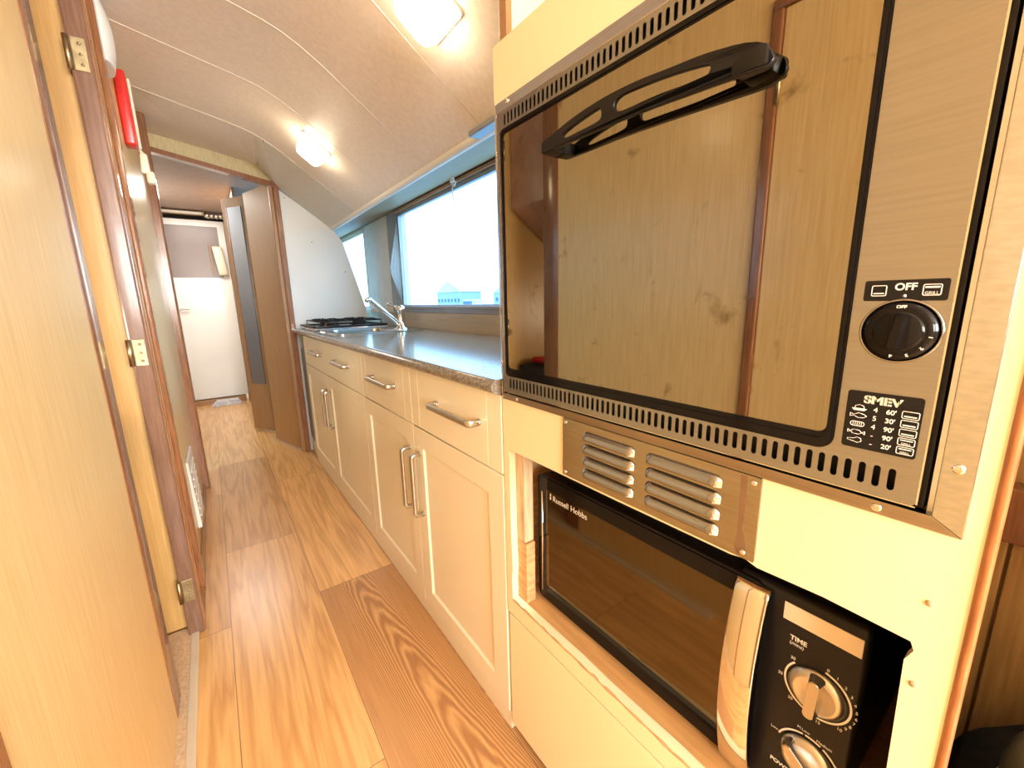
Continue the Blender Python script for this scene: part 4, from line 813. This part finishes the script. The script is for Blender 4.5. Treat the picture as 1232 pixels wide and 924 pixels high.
bm = B(); hexa(bm, [(-0.1655, 2.20, 0.10), (-0.150, 2.20, 0.10), (-0.150, 2.49, 0.075), (-0.1655, 2.49, 0.075), (-0.1655, 2.16, 0.42), (-0.157, 2.16, 0.42), (-0.157, 2.49, 0.405), (-0.1655, 2.49, 0.405)], 0.002); obj('plate', bm, WHITEP, vt)
for k in range(7):
    z = 0.14+k*0.035; bm = B(); box(bm, -0.1560, -0.1478+k*-0.0007, 2.23, 2.45, z, z+0.010, 0.001); obj('slat', bm, WHITEP, vt)
# chrome strip light at the soffit
cs = recenter(obj('strip_light', box(B(), 0.752, 0.80, 0.98, 1.26, 1.586, 1.604, 0.006, 3), ALU)); tag(cs, 'small chrome strip fitting at the ceiling edge beside the oven housing', 'light fitting')
# curtain hook and folded curtain corner
ck = thing('curtain_glider', 'clear plastic curtain glider hanging on the window rail', 'curtain glider', (1.05, 1.93, 1.58))
bm = B(); box(bm, 1.045, 1.060, 1.915, 1.945, 1.640, 1.668, 0.003); obj('clip', bm, WHITEP, ck)
bm = B(); tube(bm, [(1.055, 1.93, 1.645), (1.050, 1.928, 1.60), (1.052, 1.925, 1.555)], 0.0035, 8); tube(bm, [(1.055, 1.93, 1.635), (1.045, 1.895, 1.615), (1.045, 1.88, 1.635)], 0.003, 8); obj('hook', bm, WHITEP, ck)
ct = thing('curtain', 'pale kite-shaped tied-back curtain at the left edge of the big window', 'curtain', (1.05, 2.8, 1.06))
bm = B(); n = 14; m_ = 12
grid = []
for i in range(n+1):
    t = i/n; z = 1.040+t*(1.640-1.040); wmax = 0.16*(1-abs(t-0.40)/(0.60 if t > 0.40 else 0.40))+0.006
    grid.append([bm.verts.new((1.094-wmax*0.52*k/m_, 2.748+0.004*math.sin(k*2.1)+0.015*k/m_, z)) for k in range(m_+1)])
for i in range(n):
    for k in range(m_): f = bm.faces.new((grid[i][k], grid[i][k+1], grid[i+1][k+1], grid[i+1][k])); f.smooth = True
bmesh.ops.solidify(bm, geom=bm.faces[:], thickness=0.002); obj('cloth', bm, CURT, ct)
bm = B(); lathe(bm, [(0.004, -0.004), (0.004, 0.004)], (1.018, 2.752, 1.28), (0, 1, 0), 12); obj('tie_button', bm, CREAMP, ct)
# far cabin bits
sh = thing('overhead_shelf', 'pale shelf rail above the far white door', 'shelf', (0, 5.58, 1.96))
bm = B(); box(bm, -0.33, 0.10, 5.52, 5.60, 2.000, 2.028, 0.004); obj('board', bm, HEADER, sh)
bm = B(); box(bm, -0.33, 0.08, 5.515, 5.525, 2.0, 2.022, 0.002); obj('lip', bm, WHITEP, sh)
bg = thing('silver_bundle', 'crumpled silver bundle beside the shelf rail above the far door', 'bundle', (0.19, 5.56, 1.98))
for k in range(4):
    bm = B(); lathe(bm, [(0.0, -0.02), (0.028, -0.018), (0.030, 0.012), (0.022, 0.02), (0, 0.02)], (0.125+k*0.040, 5.57, 2.005), (0.3, 1, 0.2*(k % 2)), 10); obj('fold', bm, STEEL, bg)
cl = thing('towel_roll', 'curved cream roll hanging beside the dark mirror on the far door', 'towel roll', (0.16, 5.62, 1.4))
bm = B(); n = 14; rg = []
for i in range(n+1):
    t = i/n; z = 1.40+t*0.30; b2 = 0.05*math.sin(t*PI*0.9)
    rg.append([bm.verts.new((0.165+0.045*math.cos(2*PI*k/16)+0.03*(1-t), 5.625-b2*0.5+0.022*math.sin(2*PI*k/16), z)) for k in range(16)])
for i in range(n):
    for k in range(16): f = bm.faces.new((rg[i][k], rg[i][(k+1) % 16], rg[i+1][(k+1) % 16], rg[i+1][k])); f.smooth = True
bm.faces.new(rg[0][::-1]); bm.faces.new(rg[-1]); obj('roll', bm, CREAMP, cl)
bm = B(); box(bm, 0.098, 0.112, 5.615, 5.660, 1.41, 1.73, 0.003); obj('bracket', bm, OAKDARK, cl)
fo = thing('folded_papers', 'small pile of pale folded papers on the step under the far door', 'papers', (0.03, 5.52, 0.0))
for k in range(3):
    bm = B(); box(bm, -0.10+0.02*k, 0.17-0.01*k, 5.42+0.01*k, 5.56, 0.001+k*0.018, 0.017+k*0.018, 0.004); obj('sheet', bm, PAPER, fo)
pp = thing('floor_pipe', 'short pale pipe bend on the floor right of the folded papers', 'pipe', (0.235, 5.45, 0.0))
bm = B(); tube(bm, [(0.235, 5.45, 0.0), (0.235, 5.45, 0.06), (0.235, 5.47, 0.085), (0.235, 5.54, 0.09)], 0.014, 12); obj('bend', bm, CREAMP, pp)
bm = B(); lathe(bm, [(0.020, 0), (0.020, 0.012), (0.015, 0.014), (0, 0.014)], (0.235, 5.45, 0.0), (0, 0, 1), 16); obj('collar', bm, CREAMP, pp)
# berth and clothes in the side cabin (seen mirrored in the oven glass)
be = thing('berth', 'berth with pale cushion inside the side cabin', 'berth', (-0.7, 1.1, 0.006))
bm = B(); box(bm, -1.075, -0.275, 0.605, 1.635, 0.0065, 0.60); obj('box_base', bm, TAN, be)
bm = B(); box(bm, -1.075, -0.272, 0.606, 1.634, 0.601, 0.70, 0.02, 3); obj('cushion', bm, BLACKF, be, smooth=True)
for i, (lab, m_, dims) in enumerate((('black jacket folded on the berth in the side cabin', BLACKF, (-0.60, -0.275, 1.36, 1.62, 0.701, 0.755)), ('red garment folded on top of the black jacket on the berth', RED, (-0.58, -0.34, 1.44, 1.60, 0.764, 0.790)), ('white cloth lying beside the red garment on the berth', PAPER, (-0.56, -0.30, 1.16, 1.34, 0.703, 0.725)))):
    bm = B(); box(bm, *dims, 0.012, 3)
    bmesh.ops.subdivide_edges(bm, edges=bm.edges[:], cuts=2)
    for v in bm.verts:
        if v.co.z > dims[4]+0.004: v.co.z += random.uniform(-0.006, 0.006)
    o = recenter(obj(('jacket', 'garment', 'cloth')[i], bm, m_, smooth=True)); tag(o, lab, 'clothing')
# things in the alcove
bgk = thing('black_bag', 'black fabric bag slumped in the dark alcove right of the oven housing', 'bag', (0.86, -0.165, 0.0))
bm = B(); bmesh.ops.create_uvsphere(bm, u_segments=28, v_segments=18, radius=1)
for v in bm.verts:
    n_ = 0.05*math.sin(v.co.x*7+v.co.z*5)+0.04*math.sin(v.co.y*9)
    q = [math.copysign(abs(c)**0.55, c) for c in v.co]; v.co = Vector((0.86+q[0]*0.09*(1+n_), -0.165+q[1]*0.185*(1+n_), 0.235+q[2]*0.232*(1+n_*0.5)))
for f in bm.faces: f.smooth = True
obj('sack', bm, BLACKF, bgk)
bm = B(); tube(bm, [(0.82, -0.06, 0.44), (0.81, -0.08, 0.48), (0.81, -0.13, 0.50), (0.82, -0.19, 0.48), (0.83, -0.21, 0.44)], 0.012, 10); obj('strap', bm, BLACKF, bgk)
oc = thing('olive_canister', 'olive enamel canister with pale rim, half hidden at the bottom right corner', 'canister', (0.66, -0.098, 0.0))
bm = B(); lathe(bm, [(0.075, 0), (0.083, 0.006), (0.083, 0.55), (0.078, 0.575), (0.070, 0.585), (0, 0.588)], (0.66, -0.098, 0.0), (0, 0, 1), 40); obj('body', bm, OLIVE, oc)
bm = B(); lathe(bm, [(0.0845, 0.512), (0.0855, 0.515), (0.0855, 0.520), (0.0845, 0.523)], (0.66, -0.098, 0.0), (0, 0, 1), 40); part_label(obj('rim', bm, CREAMP, oc), 'pale rim')

# ================================================================== OUTSIDE
bm = B(); box(bm, 3, 160, -60, 220, -1.3, -0.9); o = struct('ground_water', bm, WATER, 'pale harbour water outside the galley window', 'water')
bm = B(); box(bm, 60, 66, -20, 160, -0.9, -0.2); struct('ground_quay', bm, QUAY, 'pale quay across the harbour', 'quay')
def boat(x, y, L, label, cover=BOATB):
    t = thing('moored_boat', label, 'boat', (x, y, -0.9), 'boats moored across the harbour')
    bm = B(); w = L*0.16; h = L*0.13; pts = [(-L/2, -w*0.8), (L*0.2, -w), (L/2, 0), (L*0.2, w), (-L/2, w*0.8)]
    lo_ = [bm.verts.new((x+b*0.75, y+a*0.9, -0.95)) for a, b in pts]; hi_ = [bm.verts.new((x+b, y+a, -0.9+h)) for a, b in pts]
    for i in range(5): bm.faces.new((lo_[i], lo_[(i+1) % 5], hi_[(i+1) % 5], hi_[i]))
    bm.faces.new(hi_); bm.faces.new(lo_[::-1]); bmesh.ops.recalc_face_normals(bm, faces=bm.faces[:]); obj('hull', bm, BOATW, t)
    bm = B(); hexa(bm, [(x-w*.7, y-L*.3, -0.9+h), (x+w*.7, y-L*.3, -0.9+h), (x+w*.6, y+L*.22, -0.9+h), (x-w*.6, y+L*.22, -0.9+h), (x-w*.6, y-L*.26, -0.9+h*1.9), (x+w*.6, y-L*.26, -0.9+h*1.9), (x+w*.5, y+L*.12, -0.9+h*1.9), (x-w*.5, y+L*.12, -0.9+h*1.9)], 0.02); obj('cabin', bm, BOATW, t)
    bm = B(); box(bm, x-w*.68, x+w*.68, y-L*.2, y+L*.1, -0.9+h*1.25, -0.9+h*1.65); obj('window_band', bm, cover, t); return t
boat(20, 26.5, 6.0, 'white cabin boat with blue canopy seen low in the big window')
boat(34, 58, 9.0, 'white boat with blue windows towards the left of the big window')
boat(26, 42, 5.0, 'smaller white boat between the others in the big window')
boat(9.5, 29.0, 6.5, 'white cruiser with blue screen seen through the small window')
def building(x, y, w, d, h, label):
    t = thing('harbour_building', label, 'building', (x, y, -0.2), 'buildings across the harbour')
    bm = B(); box(bm, x, x+d, y, y+w, -0.25, h); obj('wall', bm, QUAY, t)
    bm = B(); prism(bm, [(y-0.3, h), (y+w+0.3, h), (y+w*0.5, h+w*0.22)], lambda a, b: (x-0.3, a, b), lambda a, b: (x+d+0.3, a, b)); obj('roof', bm, BOATW, t)
    for i in range(int(w//2.5)):
        for k in range(max(1, int(h//2.6))):
            bm = B(); yy = y+1+i*2.5; zz = 0.8+k*2.5; box(bm, x-0.06, x-0.005, yy, yy+1.2, zz, zz+1.1); obj('window', bm, BOATB, t)
building(70, 80, 12, 8, 7.0, 'tall pale blue-windowed waterside building in the middle of the big window')
building(74, 96, 16, 8, 3.4, 'long low pale building left of the taller one across the harbour')
building(70, 126, 18, 8, 4.2, 'pale building near the left edge of the big window')
building(72, 56, 18, 8, 4.8, 'pale building towards the right of the big window')
